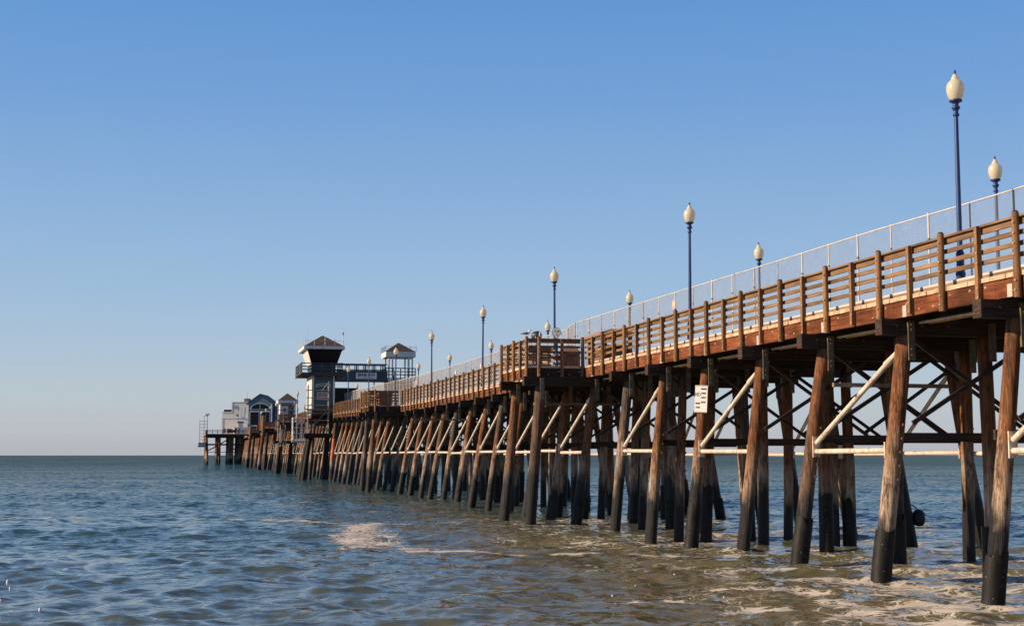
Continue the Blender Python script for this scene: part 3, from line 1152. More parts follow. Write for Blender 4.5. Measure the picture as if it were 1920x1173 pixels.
straight_rail(16.0, BUMPS[0][0] + 0.02, 'brown timber railing on the nearest stretch of pier, right of the first viewing platform', range(-6, 23))
straight_rail(BUMPS[0][1] - 0.02, BUMPS[1][0], 'brown timber railing between the first and second viewing platforms', range(25, 59))
straight_rail(BUMPS[1][1], BUMPS[2][0], 'brown timber railing between the second viewing platform and the lifeguard tower', range(60, 95))
straight_rail(BUMPS[2][1] + 4, BUMPS[3][0], 'distant timber railing between the lifeguard tower and the small hut', range(98, 132))
straight_rail(BUMPS[3][1], BUMPS[4][0], 'distant timber railing just beyond the small scaffolded hut', range(133, 167))
straight_rail(BUMPS[4][1], BUMPS[5][0], 'far timber railing before the last viewing platform', range(167, 203))


def bump_rail(n, label):
    y0, y1 = BUMPS[n]
    org = (BX, y0, zd(y0))
    t = thing('platform_railing', org, label, 'railing', 'railings round the viewing platforms')
    L = y1 - y0
    for i in range(5):
        y = y0 + 0.08 + (L - 0.16) * i / 4
        rail_post(t, BX - 0.080 if i % 2 == 0 else BX - 0.058, y, i % 2 == 0, origin=org)
    for x, big in ((BX + 0.42, True), (BX + 1.42, False)):
        rail_post(t, x, y0 - 0.08 if big else y0 - 0.063, big, 'y', origin=org, zlow=zd(y0) - 0.5)
    rail_boards(t, [(BX + 0.055, y0), (BX + 0.055, y1)], org, M['rail'])
    rail_boards(t, [(BX + 0.03, y0 + 0.055), (16.2, y0 + 0.055)], org, M['railx'])
    rail_boards(t, [(BX + 0.03, y1 - 0.055), (16.2, y1 - 0.055)], org, M['railx'])
    return t


bump_rail(0, 'timber railing round the nearest viewing platform, with the seagull on its corner post')
bump_rail(1, 'timber railing round the second viewing platform, in front of the lifeguard tower')
bump_rail(3, 'timber railing round the platform under the small scaffolded hut')
bump_rail(4, 'timber railing round the distant platform left of the small hut')
bump_rail(5, 'timber railing round the farthest viewing platform, beside the restaurant')

# ------------------------------------------------------------------ lamp posts
def make_lamp():
    t = thing('lamp_post', (0, 0, 0), None, 'lamp post', 'blue lamp posts along the pier')
    q = MB()
    q.lathe([(0.14, 0), (0.14, 0.04), (0.11, 0.07), (0.10, 0.30), (0.112, 0.33), (0.112, 0.37), (0.095, 0.41), (0.082, 0.74), (0.095, 0.78), (0.095, 0.82), (0.07, 0.88), (0.062, 0.95)], n=16)
    q.build('base', M['blue'], t)
    q = MB()
    q.lathe([(0.060, 0.95), (0.046, 4.02)], n=12)
    q.build('pole', M['blue'], t)
    q = MB()
    q.lathe([(0.05, 3.98), (0.075, 4.0), (0.075, 4.03), (0.055, 4.05), (0.055, 4.12), (0.09, 4.16), (0.10, 4.19), (0.07, 4.22), (0.06, 4.27), (0.10, 4.31), (0.145, 4.325), (0.145, 4.365), (0.11, 4.375)], n=16)
    q.build('fitter', M['blue'], t)
    q = MB()
    q.lathe([(0.125, 4.365), (0.165, 4.44), (0.193, 4.53), (0.203, 4.62), (0.197, 4.69), (0.175, 4.755), (0.135, 4.80), (0.095, 4.83), (0.088, 4.85), (0.092, 4.87), (0.075, 4.90), (0.05, 4.925), (0.058, 4.94), (0.035, 4.965)], n=24)
    q.build('globe', M['globe'], t)
    q = MB()
    q.lathe([(0.02, 4.955), (0.032, 4.975), (0.018, 4.995), (0.034, 5.015), (0.022, 5.045), (0.004, 5.075)], n=10)
    q.build('finial', M['blue'], t)
    return t


ORD = ['first', 'second', 'third', 'fourth', 'fifth', 'sixth', 'seventh', 'eighth', 'ninth', 'tenth', 'eleventh', 'twelfth', 'thirteenth',
       'fourteenth', 'fifteenth', 'sixteenth', 'seventeenth', 'eighteenth', 'nineteenth', 'twentieth']
lamp0 = make_lamp()
first = True
for row, (x, ys) in enumerate(((16.98, 27.92), (23.08, 35.92))):
    for i in range(18 if row == 0 else 16):
        y = ys + 17.28 * i
        xx = x
        if row == 0 and i == 2:
            xx = 16.75
        o = lamp0 if first else copy_tree(lamp0)
        first = False
        o.location = (xx, y, zd(y) + 0.001)
        o.rotation_euler = (rnd.uniform(-0.009, 0.009), rnd.uniform(-0.009, 0.009), rnd.uniform(0, 6))
        if row == 0:
            o['label'] = 'blue lamp post with cream globe, %s from the right along the near railing' % ORD[i]
        else:
            o['label'] = 'blue lamp post with cream globe, %s from the right beyond the wire fence' % ORD[i]

# ------------------------------------------------------------------ chain link fence on the deck
def wire_fence(path, label, top, wire=0.0021, pitch=0.072, dark=()):
    """path: (x, y) points; top: height of the top rail above the deck"""
    P = [Vector((x, y, 0)) for x, y in path]
    org = (P[0].x, P[0].y, zd(P[0].y))
    O = Vector(org)
    t = thing('chain_link_fence', org, label, 'fence', 'chain link fence runs down the deck')
    L = [0]
    for a, c in zip(P[:-1], P[1:]):
        L.append(L[-1] + (c - a).length)
    def at(s, h):
        s = max(0, min(L[-1] - 1e-6, s))
        for i in range(len(P) - 1):
            if s <= L[i + 1]:
                p = P[i].lerp(P[i + 1], (s - L[i]) / (L[i + 1] - L[i]))
                break
        return Vector((p.x, p.y, zd(p.y) + h)) - O
    n = int(round(L[-1] / 1.83))
    for i in range(n + 1):
        s = L[-1] * i / n
        q = MB()
        jit = rnd.uniform(-0.015, 0.03)
        big = i % 2 == 0
        r = 0.028 if big else 0.021
        q.tube(at(s, 0), at(s, top + jit), r, None, 7, 0)
        p = at(s, 0)
        if big:
            q.box(p.x - 0.16, p.x + 0.16, p.y - 0.06, p.y + 0.06, p.z, p.z + 0.02)
        for hh in (1.2, 1.9):
            q.tube(at(s, hh), at(s, hh + 0.05), r * 1.5, None, 7, 1)
        q.build('post', [M['darkpost'] if i in dark else (M['galvrust'] if rnd.random() < 0.35 else M['galv']), M['steel']], t)
    q = MB()
    m = max(2, int(L[-1] / 1.83))
    for i in range(m):
        q.tube(at(L[-1] * i / m, top - 0.03), at(L[-1] * (i + 1) / m, top - 0.03), 0.021, None, 7, 0)
    q.build('top_rail', M['galv'], t)
    q = MB()
    for i in range(m):
        q.tube(at(L[-1] * i / m, 0.08), at(L[-1] * (i + 1) / m, 0.08), 0.015, None, 6, 0)
    q.build('bottom_rail', M['galv'], t)
    # woven wires, both diagonals
    q = MB()
    h0, h1 = 0.06, top - 0.04
    H = h1 - h0
    s = -H
    while s < L[-1]:
        for sg in (1, -1):
            a, c = (s, s + H) if sg == 1 else (s + H, s)
            lo, hi = h0, h1
            sa, sb = a, c
            # clip to the fence length
            for lim in (0.0, L[-1]):
                pass
            def clip(sa, sb, lo, hi):
                if sa > sb:
                    r = clip(sb, sa, hi, lo)
                    return None if r is None else (r[1], r[0], r[3], r[2])
                if sb < 0 or sa > L[-1]:
                    return None
                if sa < 0:
                    lo = lo + (hi - lo) * (0 - sa) / (sb - sa); sa = 0
                if sb > L[-1]:
                    hi = lo + (hi - lo) * (L[-1] - sa) / (sb - sa); sb = L[-1]
                return sa, sb, lo, hi
            r = clip(sa, sb, lo, hi)
            if r is None or abs(r[0] - r[1]) < 0.05:
                continue
            q.tube(at(r[0], r[2]), at(r[1], r[3]), wire, None, 3, 0, False)
        s += pitch
    q.build('wire_mesh', M['galv'], t)
    return t


FT = 2.6
wire_fence([(19.1, 18.0), (19.05, 30.0), (18.75, 35.5), (18.7, 42.0), (18.15, 63.5)], 'tall chain link fence on the nearest stretch of deck, right of the binoculars', FT, dark=(6, 7))
wire_fence([(18.65, 67.2), (18.6, 100.0), (18.5, 140.0), (18.3, 172.0)], 'tall chain link fence continuing along the deck behind the railing to the lifeguard tower', FT)
wire_fence([(18.15, 63.9), (18.35, 65.6), (18.62, 66.9)], 'short offset panel of chain link fence behind the binoculars', FT)
for i, (x, y, z, lb) in enumerate(((18.55, 51.0, 8.7, 'small pink notice tied high on the near wire fence, right of a lamp'),
                                   (18.58, 87.5, 8.55, 'small pink notice on the wire fence, just left of the fourth lamp'),
                                   (18.56, 96.0, 8.6, 'small pink notice on the wire fence between two distant lamps'),
                                   (18.55, 113.0, 8.6, 'small pink notice on the wire fence near the tower pavilion'))):
    q = MB()
    q.box(-0.012, 0.012, -0.16, 0.16, -0.17, 0.17)
    q.box(-0.014, -0.0125, -0.12, 0.12, -0.05, 0.08, 1)
    o = q.build('fence_notice', [M['pink'], M['signwhite']], None, (x - 0.05, y, z + dz(y)))
    tag(o, lb, 'notice', 'pink notices on the wire fence')

# ------------------------------------------------------------------ things on the deck
def viewer(loc, rz, label):
    t = thing('coin_binoculars', loc, label, 'binoculars', 'coin operated binoculars on the first platform', rz)
    q = MB()
    q.lathe([(0.16, 0), (0.16, 0.03), (0.11, 0.06), (0.075, 0.1), (0.065, 1.05), (0.085, 1.08), (0.085, 1.14), (0.05, 1.17), (0.05, 1.24)], n=14)
    q.build('pedestal', M['bluelight'], t)
    q = MB()
    # shield-shaped casing, deeper than wide
    rings = []
    for i, (yy, s) in enumerate(((-0.15, 0.80), (-0.11, 0.97), (0.0, 1.0), (0.12, 0.9), (0.2, 0.62))):
        ring = []
        for k in range(20):
            an = 2 * math.pi * k / 20
            xx, zz = math.cos(an) * 0.20 * s, math.sin(an) * 0.23 * s
            if zz < 0:
                xx *= 1 - 0.55 * (-zz / 0.23)
                zz *= 1.25
            ring.append((xx, yy, 1.52 + zz))
        rings.append(ring)
    q.loft(rings)
    q.build('casing', M['girder'], t)
    q = MB()
    pts = []
    for k in range(20):
        an = 2 * math.pi * k / 20
        xx, zz = math.cos(an) * 0.175, math.sin(an) * 0.20
        if zz < 0:
            xx *= 1 - 0.55 * (-zz / 0.2)
            zz *= 1.3
        pts.append((xx, 1.52 + zz))
    q.prism(pts, -0.185, -0.152)
    q.build('face_plate', M['white'], t)
    for s in (-1, 1):
        q = MB()
        q.tube((s * 0.068, -0.18, 1.58), (s * 0.068, -0.205, 1.58), 0.022, 0.024, 10)
        q.build('eyepiece', M['rubber'], t)
    q = MB()
    q.box(-0.010, 0.010, -0.192, -0.184, 1.38, 1.46)
    q.build('coin_slot', M['steel'], t)
    q = MB()
    q.tube((-0.2, 0.0, 1.5), (-0.24, -0.05, 1.42), 0.014, None, 6)
    q.tube((0.2, 0.0, 1.5), (0.24, -0.05, 1.42), 0.014, None, 6)
    q.build('handle', M['galv'], t)
    return t


viewer((15.52, 57.6, zd(57)), R(-12), 'blue coin binoculars with white face turned towards us, right one of the pair')
viewer((14.62, 57.5, zd(57) - 0.18), R(58), 'blue coin binoculars turned sideways beside the seagull, left one of the pair')


def seagull(loc, rz, label):
    t = thing('seagull', loc, label, 'seagull', None, rz)
    # one continuous body: tail -> breast -> neck -> head, along +x
    spine = [(-0.30, 0.115, 0.012, 0.006), (-0.22, 0.125, 0.04, 0.018), (-0.12, 0.145, 0.07, 0.05), (0.0, 0.16, 0.085, 0.078), (0.09, 0.18, 0.082, 0.082),
             (0.145, 0.225, 0.062, 0.066), (0.165, 0.285, 0.042, 0.046), (0.175, 0.335, 0.044, 0.044), (0.205, 0.362, 0.043, 0.040), (0.235, 0.362, 0.026, 0.024), (0.25, 0.36, 0.01, 0.01)]
    rings = []
    for i, (x, z, w, h) in enumerate(spine):
        a = spine[max(0, i - 1)]; c = spine[min(len(spine) - 1, i + 1)]
        d = Vector((c[0] - a[0], 0, c[1] - a[1])).normalized()
        u = Vector((-d.z, 0, d.x))
        rings.append([Vector((x, 0, z)) + Vector((0, 1, 0)) * (math.cos(2 * math.pi * k / 12) * w) + u * (math.sin(2 * math.pi * k / 12) * h) for k in range(12)])
    q = MB()
    q.loft(rings)
    q.build('body', M['gullwhite'], t)
    for s in (-1, 1):
        q = MB()
        wr = []
        for (x, z, h, off) in ((-0.36, 0.125, 0.012, 0.02), (-0.24, 0.145, 0.03, 0.055), (-0.1, 0.165, 0.055, 0.078), (0.02, 0.18, 0.062, 0.088), (0.09, 0.185, 0.03, 0.08)):
            wr.append([(x, s * (off + 0.012 * math.cos(2 * math.pi * k / 8)), z + h * math.sin(2 * math.pi * k / 8)) for k in range(8)])
        q.loft(wr)
        q.build('wing', M['gullgrey'], t)
        q = MB()
        q.tube((0.0, s * 0.035, 0.10), (0.005, s * 0.035, 0.0), 0.007, None, 6)
        q.box(-0.005, 0.055, s * 0.035 - 0.02, s * 0.035 + 0.02, 0.0, 0.006)
        q.build('leg', M['bill'], t)
    q = MB()
    q.tube((0.235, 0, 0.358), (0.31, 0, 0.345), 0.014, 0.005, 8)
    q.build('bill', M['bill'], t)
    q = MB()
    for s in (-1, 1):
        q.tube((0.205, s * 0.036, 0.372), (0.205, s * 0.045, 0.372), 0.008, 0.006, 6)
    q.build('eyes', M['ink'], t)
    return t


seagull((BX - 0.08, BUMPS[0][0] + 0.08, zd(56) + RT + 0.085), R(-8), 'white and grey seagull standing on the platform corner post').scale = (0.76, 0.76, 0.76)

# red brown bin with a pyramid lid
t = thing('litter_bin', (17.45, 62.5, zd(62)), 'red brown litter bin with pyramid lid on the deck behind the first platform', 'litter bin')
q = MB(); q.box(-0.42, 0.42, -0.42, 0.42, 0.05, 0.98); q.box(-0.38, 0.38, -0.38, 0.38, 0, 0.05)
for s in (-1, 1):
    for i in range(5):
        q.box(-0.4 + i * 0.17, -0.28 + i * 0.17, s * 0.43 - 0.012, s * 0.43 + 0.012, 0.1, 0.94)
q.build('body', M['brick'], t)
q = MB(); q.loft([[(-0.47, -0.47, 0.98), (0.47, -0.47, 0.98), (0.47, 0.47, 0.98), (-0.47, 0.47, 0.98)], [(-0.47, -0.47, 1.04), (0.47, -0.47, 1.04), (0.47, 0.47, 1.04), (-0.47, 0.47, 1.04)],
                  [(-0.2, -0.2, 1.36), (0.2, -0.2, 1.36), (0.2, 0.2, 1.36), (-0.2, 0.2, 1.36)]])
for i in range(len(q.s)): q.s[i] = False
q.build('lid', M['clay'], t)
q = MB(); q.box(-0.22, 0.22, -0.452, -0.444, 0.72, 0.88); q.build('opening', M['ink'], t)

# low roofed cleaning station
t = thing('fish_cleaning_station', (17.6, 56.6, zd(57)), 'brown open cleaning station with low clay coloured roof behind the railing', 'shelter')
for sx in (-1, 1):
    for sy in (-1, 1):
        q = MB(); q.box(sx * 0.55 - 0.06, sx * 0.55 + 0.06, sy * 1.2 - 0.06, sy * 1.2 + 0.06, 0, 1.3); q.build('post', M['post'], t)
q = MB(); q.box(-0.62, 0.62, -1.28, 1.28, 0.78, 0.86); q.build('counter', M['curb'], t)
q = MB(); q.box(-0.5, 0.5, -1.14, 1.14, 0.12, 0.70)
for i in range(4): q.box(-0.53, -0.501, -1.14, 1.14, 0.16 + i * 0.14, 0.26 + i * 0.14)
q.build('cabinet', M['brick'], t)
q = MB(); q.loft([[(-0.75, -1.45, 1.30), (0.75, -1.45, 1.30), (0.75, 1.45, 1.30), (-0.75, 1.45, 1.30)], [(-0.75, -1.45, 1.38), (0.75, -1.45, 1.38), (0.75, 1.45, 1.38), (-0.75, 1.45, 1.38)],
                  [(-0.25, -0.95, 1.56), (0.25, -0.95, 1.56), (0.25, 0.95, 1.56), (-0.25, 0.95, 1.56)]])
for i in range(len(q.s)): q.s[i] = False
q.build('roof', M['clay'], t)

# second, darker bin on the second platform
t = thing('litter_bin', (15.4, 109.5, zd(109)), 'dark red litter bin on the second viewing platform', 'litter bin')
q = MB(); q.box(-0.5, 0.5, -0.4, 0.4, 0, 0.95); q.box(-0.46, 0.46, -0.43, -0.401, 0.1, 0.85); q.build('body', M['brick'], t)
q = MB(); q.box(-0.55, 0.55, -0.45, 0.45, 0.95, 1.02); q.build('lid', M['brick'], t)

# notice board on the fifth outer pile
xt, xb, zt, yb, dyb = SPECIAL['sign_pile']
zc = 4.68
xc = pile_x(xt, xb, zt, zc)
t = thing('warning_sign', (xc - 0.165, yb - 0.20, zc), 'white warning sign board fixed to an outer pile under the deck', 'sign')
t.rotation_euler = Matrix.Rotation(math.atan2(xt - xb, zt) * 0.55, 4, 'Y').__matmul__(Matrix.Rotation(R(-42), 4, 'Z')).to_euler()
q = MB(); q.box(-0.215, 0.215, -0.015, 0.015, -0.44, 0.44); q.build('board', M['signwhite'], t)
q = MB()
for (x0, x1, z0, z1) in ((-0.2, 0.2, 0.415, 0.425), (-0.2, 0.2, -0.425, -0.415)):
    q.box(x0, x1, -0.019, -0.016, z0, z1)
q.build('border', M['ink'], t)
for body, size, x, z, mt, sxx in (('NO', 0.19, -0.115, 0.14, 'inkblue', 0.62), ('SWIMMING', 0.08, 0.085, 0.32, 'ink', 0.5), ('SURFING', 0.08, 0.085, 0.18, 'ink', 0.55),
                                  ('DIVING', 0.08, 0.085, 0.04, 'ink', 0.6), ('300 FEET', 0.085, 0.085, -0.11, 'ink', 0.5), ('WITHIN', 0.085, -0.105, -0.15, 'ink', 0.52), ('OF PIER', 0.085, -0.105, -0.28, 'ink', 0.5)):
    text_obj('lettering', body, size, M[mt], t, (x, -0.018, z), (R(90), 0, 0), sx=sxx)

# black float hanging at a far pile
fy = by(4) - 0.3
t = thing('mooring_float', (24.08, fy + 0.25, 0.5), 'black round float lashed to a far outer pile just above the water', 'float')
q = MB(); q.lathe([(0.05, -0.01), (0.14, 0.02), (0.20, 0.12), (0.215, 0.27), (0.20, 0.42), (0.13, 0.52), (0.05, 0.55)], n=16); q.build('float_body', M['rubber'], t)
q = MB(); q.tube((0, 0, 0.53), (-0.4, 0.25, 0.9), 0.018, None, 6); q.build('rope', M['rubber'], t)

# ------------------------------------------------------------------ lifeguard tower, footbridge, pavilion
TY = 158.3
tz = 7.95
t = tower = thing('lifeguard_tower', (15.25, TY, tz), 'teal lifeguard tower with flared dark glass cab and shingle roof', 'tower')
W, D = 1.30, 6.8
Hb = 12.05 - tz          # balcony floor
q = MB(); q.box(-W, W, 0, D, -0.55, Hb - 0.12); q.build('wall', M['teal'], t)
q = MB(); q.box(-W - 0.02, -W - 0.003, 0.1, D - 0.1, -0.1, Hb - 0.12); q.build('side_cladding', M['whitegrey'], t)
q = MB()
for x in (-W + 0.02, W - 0.22):
    q.box(x, x + 0.20, -0.03, -0.003, -0.1, Hb - 0.12)
q.box(-W - 0.5, W + 0.02, -0.12, 0.0, -0.16, -0.02)
q.build('corner_trim', M['trim'], t)
q = MB()
q.box(-W - 1.3, W + 0.75, -0.85, D + 0.6, Hb - 0.12, Hb)
q.box(-W - 1.25, W + 0.7, -0.80, -0.68, Hb - 0.36, Hb - 0.122)
for i in range(4):
    q.box(-W - 1.2, W + 0.6, 0.3 + i * 1.9, 0.45 + i * 1.9, Hb - 0.32, Hb - 0.122)
bal = q.build('balcony', M['bronze'], t)
q = MB()
x0, x1, y0, y1 = -W - 1.25, W + 0.70, -0.8, D + 0.5
for h in (0.35, 0.7, 1.06):
    q.beam((x0, y0, Hb + h), (x1, y0, Hb + h), 0.06, 0.10)
    q.beam((x0, y0, Hb + h), (x0, y1, Hb + h), 0.06, 0.10)
    q.beam((x1, y0 + 0.1, Hb + h), (x1, y0 + 1.2, Hb + h), 0.06, 0.10)
for i in range(5):
    x = x0 + (x1 - x0) * i / 4
    q.box(x - 0.06, x + 0.06, y0 - 0.065, y0 + 0.055, Hb - 0.35, Hb + 1.15)
for i in range(1, 5):
    y = y0 + (y1 - y0) * i / 4
    q.box(x0 - 0.065, x0 + 0.055, y - 0.06, y + 0.06, Hb - 0.35, Hb + 1.15)
q.build('balcony_railing', M['bronze'], t)
# lower band of the cab, then the flared glazing
q = MB(); q.box(-W - 0.05, W + 0.05, -0.05, D - 1.2, Hb, Hb + 1.0); q.build('cab_wall', M['tealdark'], t)
def rect(hx0, hx1, hy0, hy1, z):
    return [(hx0, hy0, z), (hx1, hy0, z), (hx1, hy1, z), (hx0, hy1, z)]
q = MB(); q.loft([rect(-1.38, 1.48, -0.08, D - 1.1, Hb + 1.0), rect(-1.92, 2.02, -0.75, D - 0.4, Hb + 2.66)])
for i in range(len(q.s)): q.s[i] = False
q.build('cab_glazing', M['glass'], t)
q = MB()
q.loft([rect(-1.43, -1.385, -0.05, D - 1.1, Hb + 1.0), rect(-1.97, -1.925, -0.70, D - 0.4, Hb + 2.66)])
for i in range(len(q.s)): q.s[i] = False
q.build('cab_side_panel', M['whitegrey'], t)
q = MB(); q.box(-2.35, 2.25, -1.15, D + 0.1, Hb + 2.662, Hb + 3.0); q.build('eave', M['trim'], t)
q = MB(); q.loft([rect(-2.32, 2.22, -1.12, D + 0.07, Hb + 3.002), rect(-0.12, 0.02, 1.2, D - 2.3, Hb + 4.35)])
for i in range(len(q.s)): q.s[i] = False
q.build('roof', M['shingle'], t)
q = MB()
for (x, y) in ((-2.2, -1.1), (-1.2, -1.1), (0.0, -1.1), (1.1, -1.1), (2.1, -1.1), (-2.2, 2.5), (-2.2, 5.5)):
    q.tube((x, y, Hb + 3.1), (x, y, Hb + 4.0), 0.03, None, 6)
q.tube((-2.2, -1.1, Hb + 3.6), (2.1, -1.1, Hb + 3.6), 0.015, None, 5)
q.tube((-2.2, -1.1, Hb + 3.6), (-2.2, 5.5, Hb + 3.6), 0.015, None, 5)
q.build('roof_rail', M['trim'], t)
q = MB(); q.tube((-2.0, -0.9, Hb + 3.1), (-2.0, -0.9, Hb + 5.2), 0.025, 0.015, 6); q.build('antenna', M['trim'], t)
q = MB(); q.tube((2.05, -0.9, Hb + 3.1), (2.05, -0.9, Hb + 5.0), 0.035, 0.02, 6); q.box(1.95, 2.15, -1.0, -0.8, Hb + 4.3, Hb + 4.6); q.build('antenna', M['trim'], t)

# arched name board and red panel on the tower
s = thing('arched_sign', (15.25, TY - 0.04, 10.55), 'white outlined arched name board on the tower front', 'sign')
q = MB()
pts = []
for i in range(13):
    a = -0.85 + 1.7 * i / 12
    pts.append((a, 0.36 * math.cos(a * 1.2) - 0.16 + 0.14))
low = [(x, z - 0.33) for x, z in reversed(pts)]
q.prism(pts + low, -0.04, 0.0)
q.build('board', M['signgrey'], s)
q = MB()
pin = [(x * 0.95, z - 0.045) for x, z in pts]
pl = [(x, z - 0.24) for x, z in reversed(pin)]
q.prism(pin + pl, -0.055, -0.041)
q.build('panel', M['tealdark'], s)
for i, ch in enumerate('OCEANSIDE'):
    a = -0.68 + 1.36 * i / 8
    text_obj('letter', ch, 0.21, M['signgrey'], s, (a, -0.062, 0.36 * math.cos(a * 1.2) - 0.19), (R(90), a * 0.3, 0))
s = thing('notice_panel', (15.2, TY - 0.035, 9.45), 'framed red and black notice panel on the tower front under the arched board', 'sign')
q = MB(); q.box(-0.68, 0.68, -0.03, 0, -0.42, 0.42); q.build('frame', M['signgrey'], s)
q = MB(); q.box(-0.6, 0.6, -0.04, -0.031, -0.34, -0.02); q.build('red_panel', M['red'], s)
q = MB(); q.box(-0.6, 0.6, -0.04, -0.031, 0.0, 0.34); q.build('black_panel', M['ink'], s)
q = MB()
for z, ww in ((0.24, 0.5), (0.1, 0.42), (-0.11, 0.52), (-0.24, 0.4)):
    x = -ww
    while x < ww:
        l = rnd.uniform(0.05, 0.1)
        q.box(x, min(ww, x + l), -0.046, -0.041, z - 0.04, z + 0.04)
        x += l + 0.04
q.build('text_lines', M['signgrey'], s)

# footbridge with the box sign
t = thing('footbridge', (19.6, TY - 0.3, 11.15), 'dark footbridge spanning the pier between the two towers', 'footbridge')
xa, xz = 16.62 - 19.6 + 0.65, 22.5 - 19.6
q = MB(); q.box(xa - 0.6, xz, -0.06, 0.0, 0.0, 1.16); q.box(xa - 0.6, xz, 2.0, 2.06, 0, 1.16); q.box(xa - 0.6, xz, 0.002, 1.998, 0.02, 0.12)
q.box(xa - 0.6, xz, -0.12, -0.062, 0.0, 0.07); q.box(xa - 0.6, xz, -0.12, -0.062, 1.09, 1.16)
q.build('girder', M['girder'], t)
q = MB()
for yy in (0.0, 2.0):
    q.beam((xa - 0.6, yy, 1.95), (xz, yy, 1.95), 0.08, 0.12)
    q.beam((xa - 0.6, yy, 1.30), (xz, yy, 1.30), 0.06, 0.10)
    for i in range(6):
        x = xa - 0.3 + (xz - xa) * i / 5.2
        q.box(x - 0.05, x + 0.05, yy - 0.03, yy + 0.03, 1.161, 1.89)
        q.box(x + 0.13, x + 0.2, yy - 0.03, yy + 0.03, 1.161, 1.89)
q.build('bridge_railing', M['girder'], t)
s = thing('shop_sign', (20.05, TY - 0.45, 11.76), 'pale shop sign with black lettering mounted on the dark footbridge', 'sign')
q = MB(); q.box(-1.18, 1.18, -0.04, 0.0, -0.34, 0.36); q.build('board', M['signgrey'], s)
text_obj('lettering', 'BRINE BOX', 0.47, M['ink'], s, (0, -0.046, 0.10), (R(90), 0, 0), sx=0.84, bold=0.018)
q = MB()
x = -0.5
while x < 0.95:
    l = rnd.uniform(0.05, 0.12)
    q.box(x, x + l, -0.05, -0.041, -0.26, -0.18)
    x += l + 0.035
q.build('small_text', M['ink'], s)
q = MB(); q.prism([(-1.05, -0.20), (-0.72, -0.26), (-0.6, -0.20), (-0.75, -0.16)], -0.05, -0.041); q.build('fish_emblem', M['ink'], s)

t = thing('lookout_pavilion', (24.2, TY, 9.0), 'blue and white open lookout pavilion at the right end of the footbridge', 'pavilion')
q = MB(); q.box(-1.55, 1.35, 0, 3.2, -1.4, 2.2); q.build('wall', M['deepblue'], t)
q = MB(); q.box(-1.6, 1.5, -0.2, 3.4, 2.2, 2.62); q.build('floor', M['trim'], t)
for x in (-1.55, -1.15, 0.75, 1.15):
    for y in (0.0, 2.9):
        q = MB(); q.box(x, x + 0.16, y, y + 0.16, 2.62, 5.0); q.build('column', M['white'], t)
q = MB()
for h in (0.35, 0.7, 1.08):
    for yy in (-0.12,):
        q.beam((-1.9, yy, 2.62 + h), (1.6, yy, 2.62 + h), 0.06, 0.11)
    q.beam((-1.75, 0, 2.62 + h), (-1.75, 3.2, 2.62 + h), 0.06, 0.10)
for i in range(5):
    x = -1.85 + 3.4 * i / 4
    q.box(x - 0.05, x + 0.05, -0.2, -0.06, 2.3, 3.75)
q.build('railing', M['girder'], t)
q = MB(); q.box(-1.9, 1.55, -0.4, 3.5, 5.0, 5.62); q.build('eave', M['trim'], t)
q = MB(); q.loft([rect(-1.88, 1.53, -0.38, 3.48, 5.622), rect(-0.25, -0.1, 1.5, 1.7, 6.75)])
for i in range(len(q.s)): q.s[i] = False
q.build('roof', M['shingle'], t)
q = MB()
for (x0, y0, x1, y1) in ((-1.95, -0.45, 1.6, -0.45), (-1.95, -0.45, -1.95, 3.5)):
    for h in (5.7, 6.0, 6.2):
        q.tube((x0, y0, h), (x1, y1, h), 0.015, None, 5)
    for i in range(6):
        u = i / 5
        q.tube((x0 + (x1 - x0) * u, y0 + (y1 - y0) * u, 5.6), (x0 + (x1 - x0) * u, y0 + (y1 - y0) * u, 6.25), 0.02, None, 5)
q.build('roof_rail', M['girder'], t)
s = thing('dark_store_shed', (18.5, 165.0, zd(165)), 'dark grey box shed on the deck behind the lifeguard tower', 'shed')
q = MB(); q.box(-1.3, 1.3, 0, 3, 0, 3.1); q.build('wall', M['bronze'], s)
q = MB(); q.box(-1.4, 1.4, -0.1, 3.1, 3.1, 3.25); q.build('roof', M['girder'], s)
q = MB(); q.box(-0.5, 0.5, -0.03, -0.002, 0, 2.0); q.build('door', M['girder'], s)

def scaffold(loc, xs, ys, z0, z1, decks, label):
    t = thing('scaffolding', loc, label, 'scaffolding', 'scaffolding round the pier buildings')
    q = MB()
    for x in xs:
        for y in ys:
            q.tube((x, y, z0), (x, y, z1 + rnd.uniform(-0.2, 0.4)), 0.055, None, 7)
    q.build('standards', M['scaff'], t)
    q = MB()
    z = z0 + 0.6
    while z < z1:
        for y in ys:
            q.tube((xs[0] - 0.2, y, z), (xs[-1] + 0.2, y, z), 0.03, None, 6)
        for x in xs:
            q.tube((x, ys[0] - 0.2, z), (x, ys[-1] + 0.2, z), 0.03, None, 6)
        z += 0.85
    q.build('ledgers', M['scaff'], t)
    q = MB()
    z = z0
    while z + 2.2 < z1 + 0.5:
        q.tube((xs[0], ys[0] - 0.06, z), (xs[-1], ys[0] - 0.06, z + 2.9), 0.035, None, 6)
        z += 2.9
    q.build('diagonal_braces', M['scaff'], t)
    for dzk in decks:
        q = MB(); q.box(xs[0] - 0.35, xs[-1] + 0.35, ys[0] - 0.15, ys[-1] + 0.15, dzk, dzk + 0.09); q.build('platform', M['curb'], t)
    return t


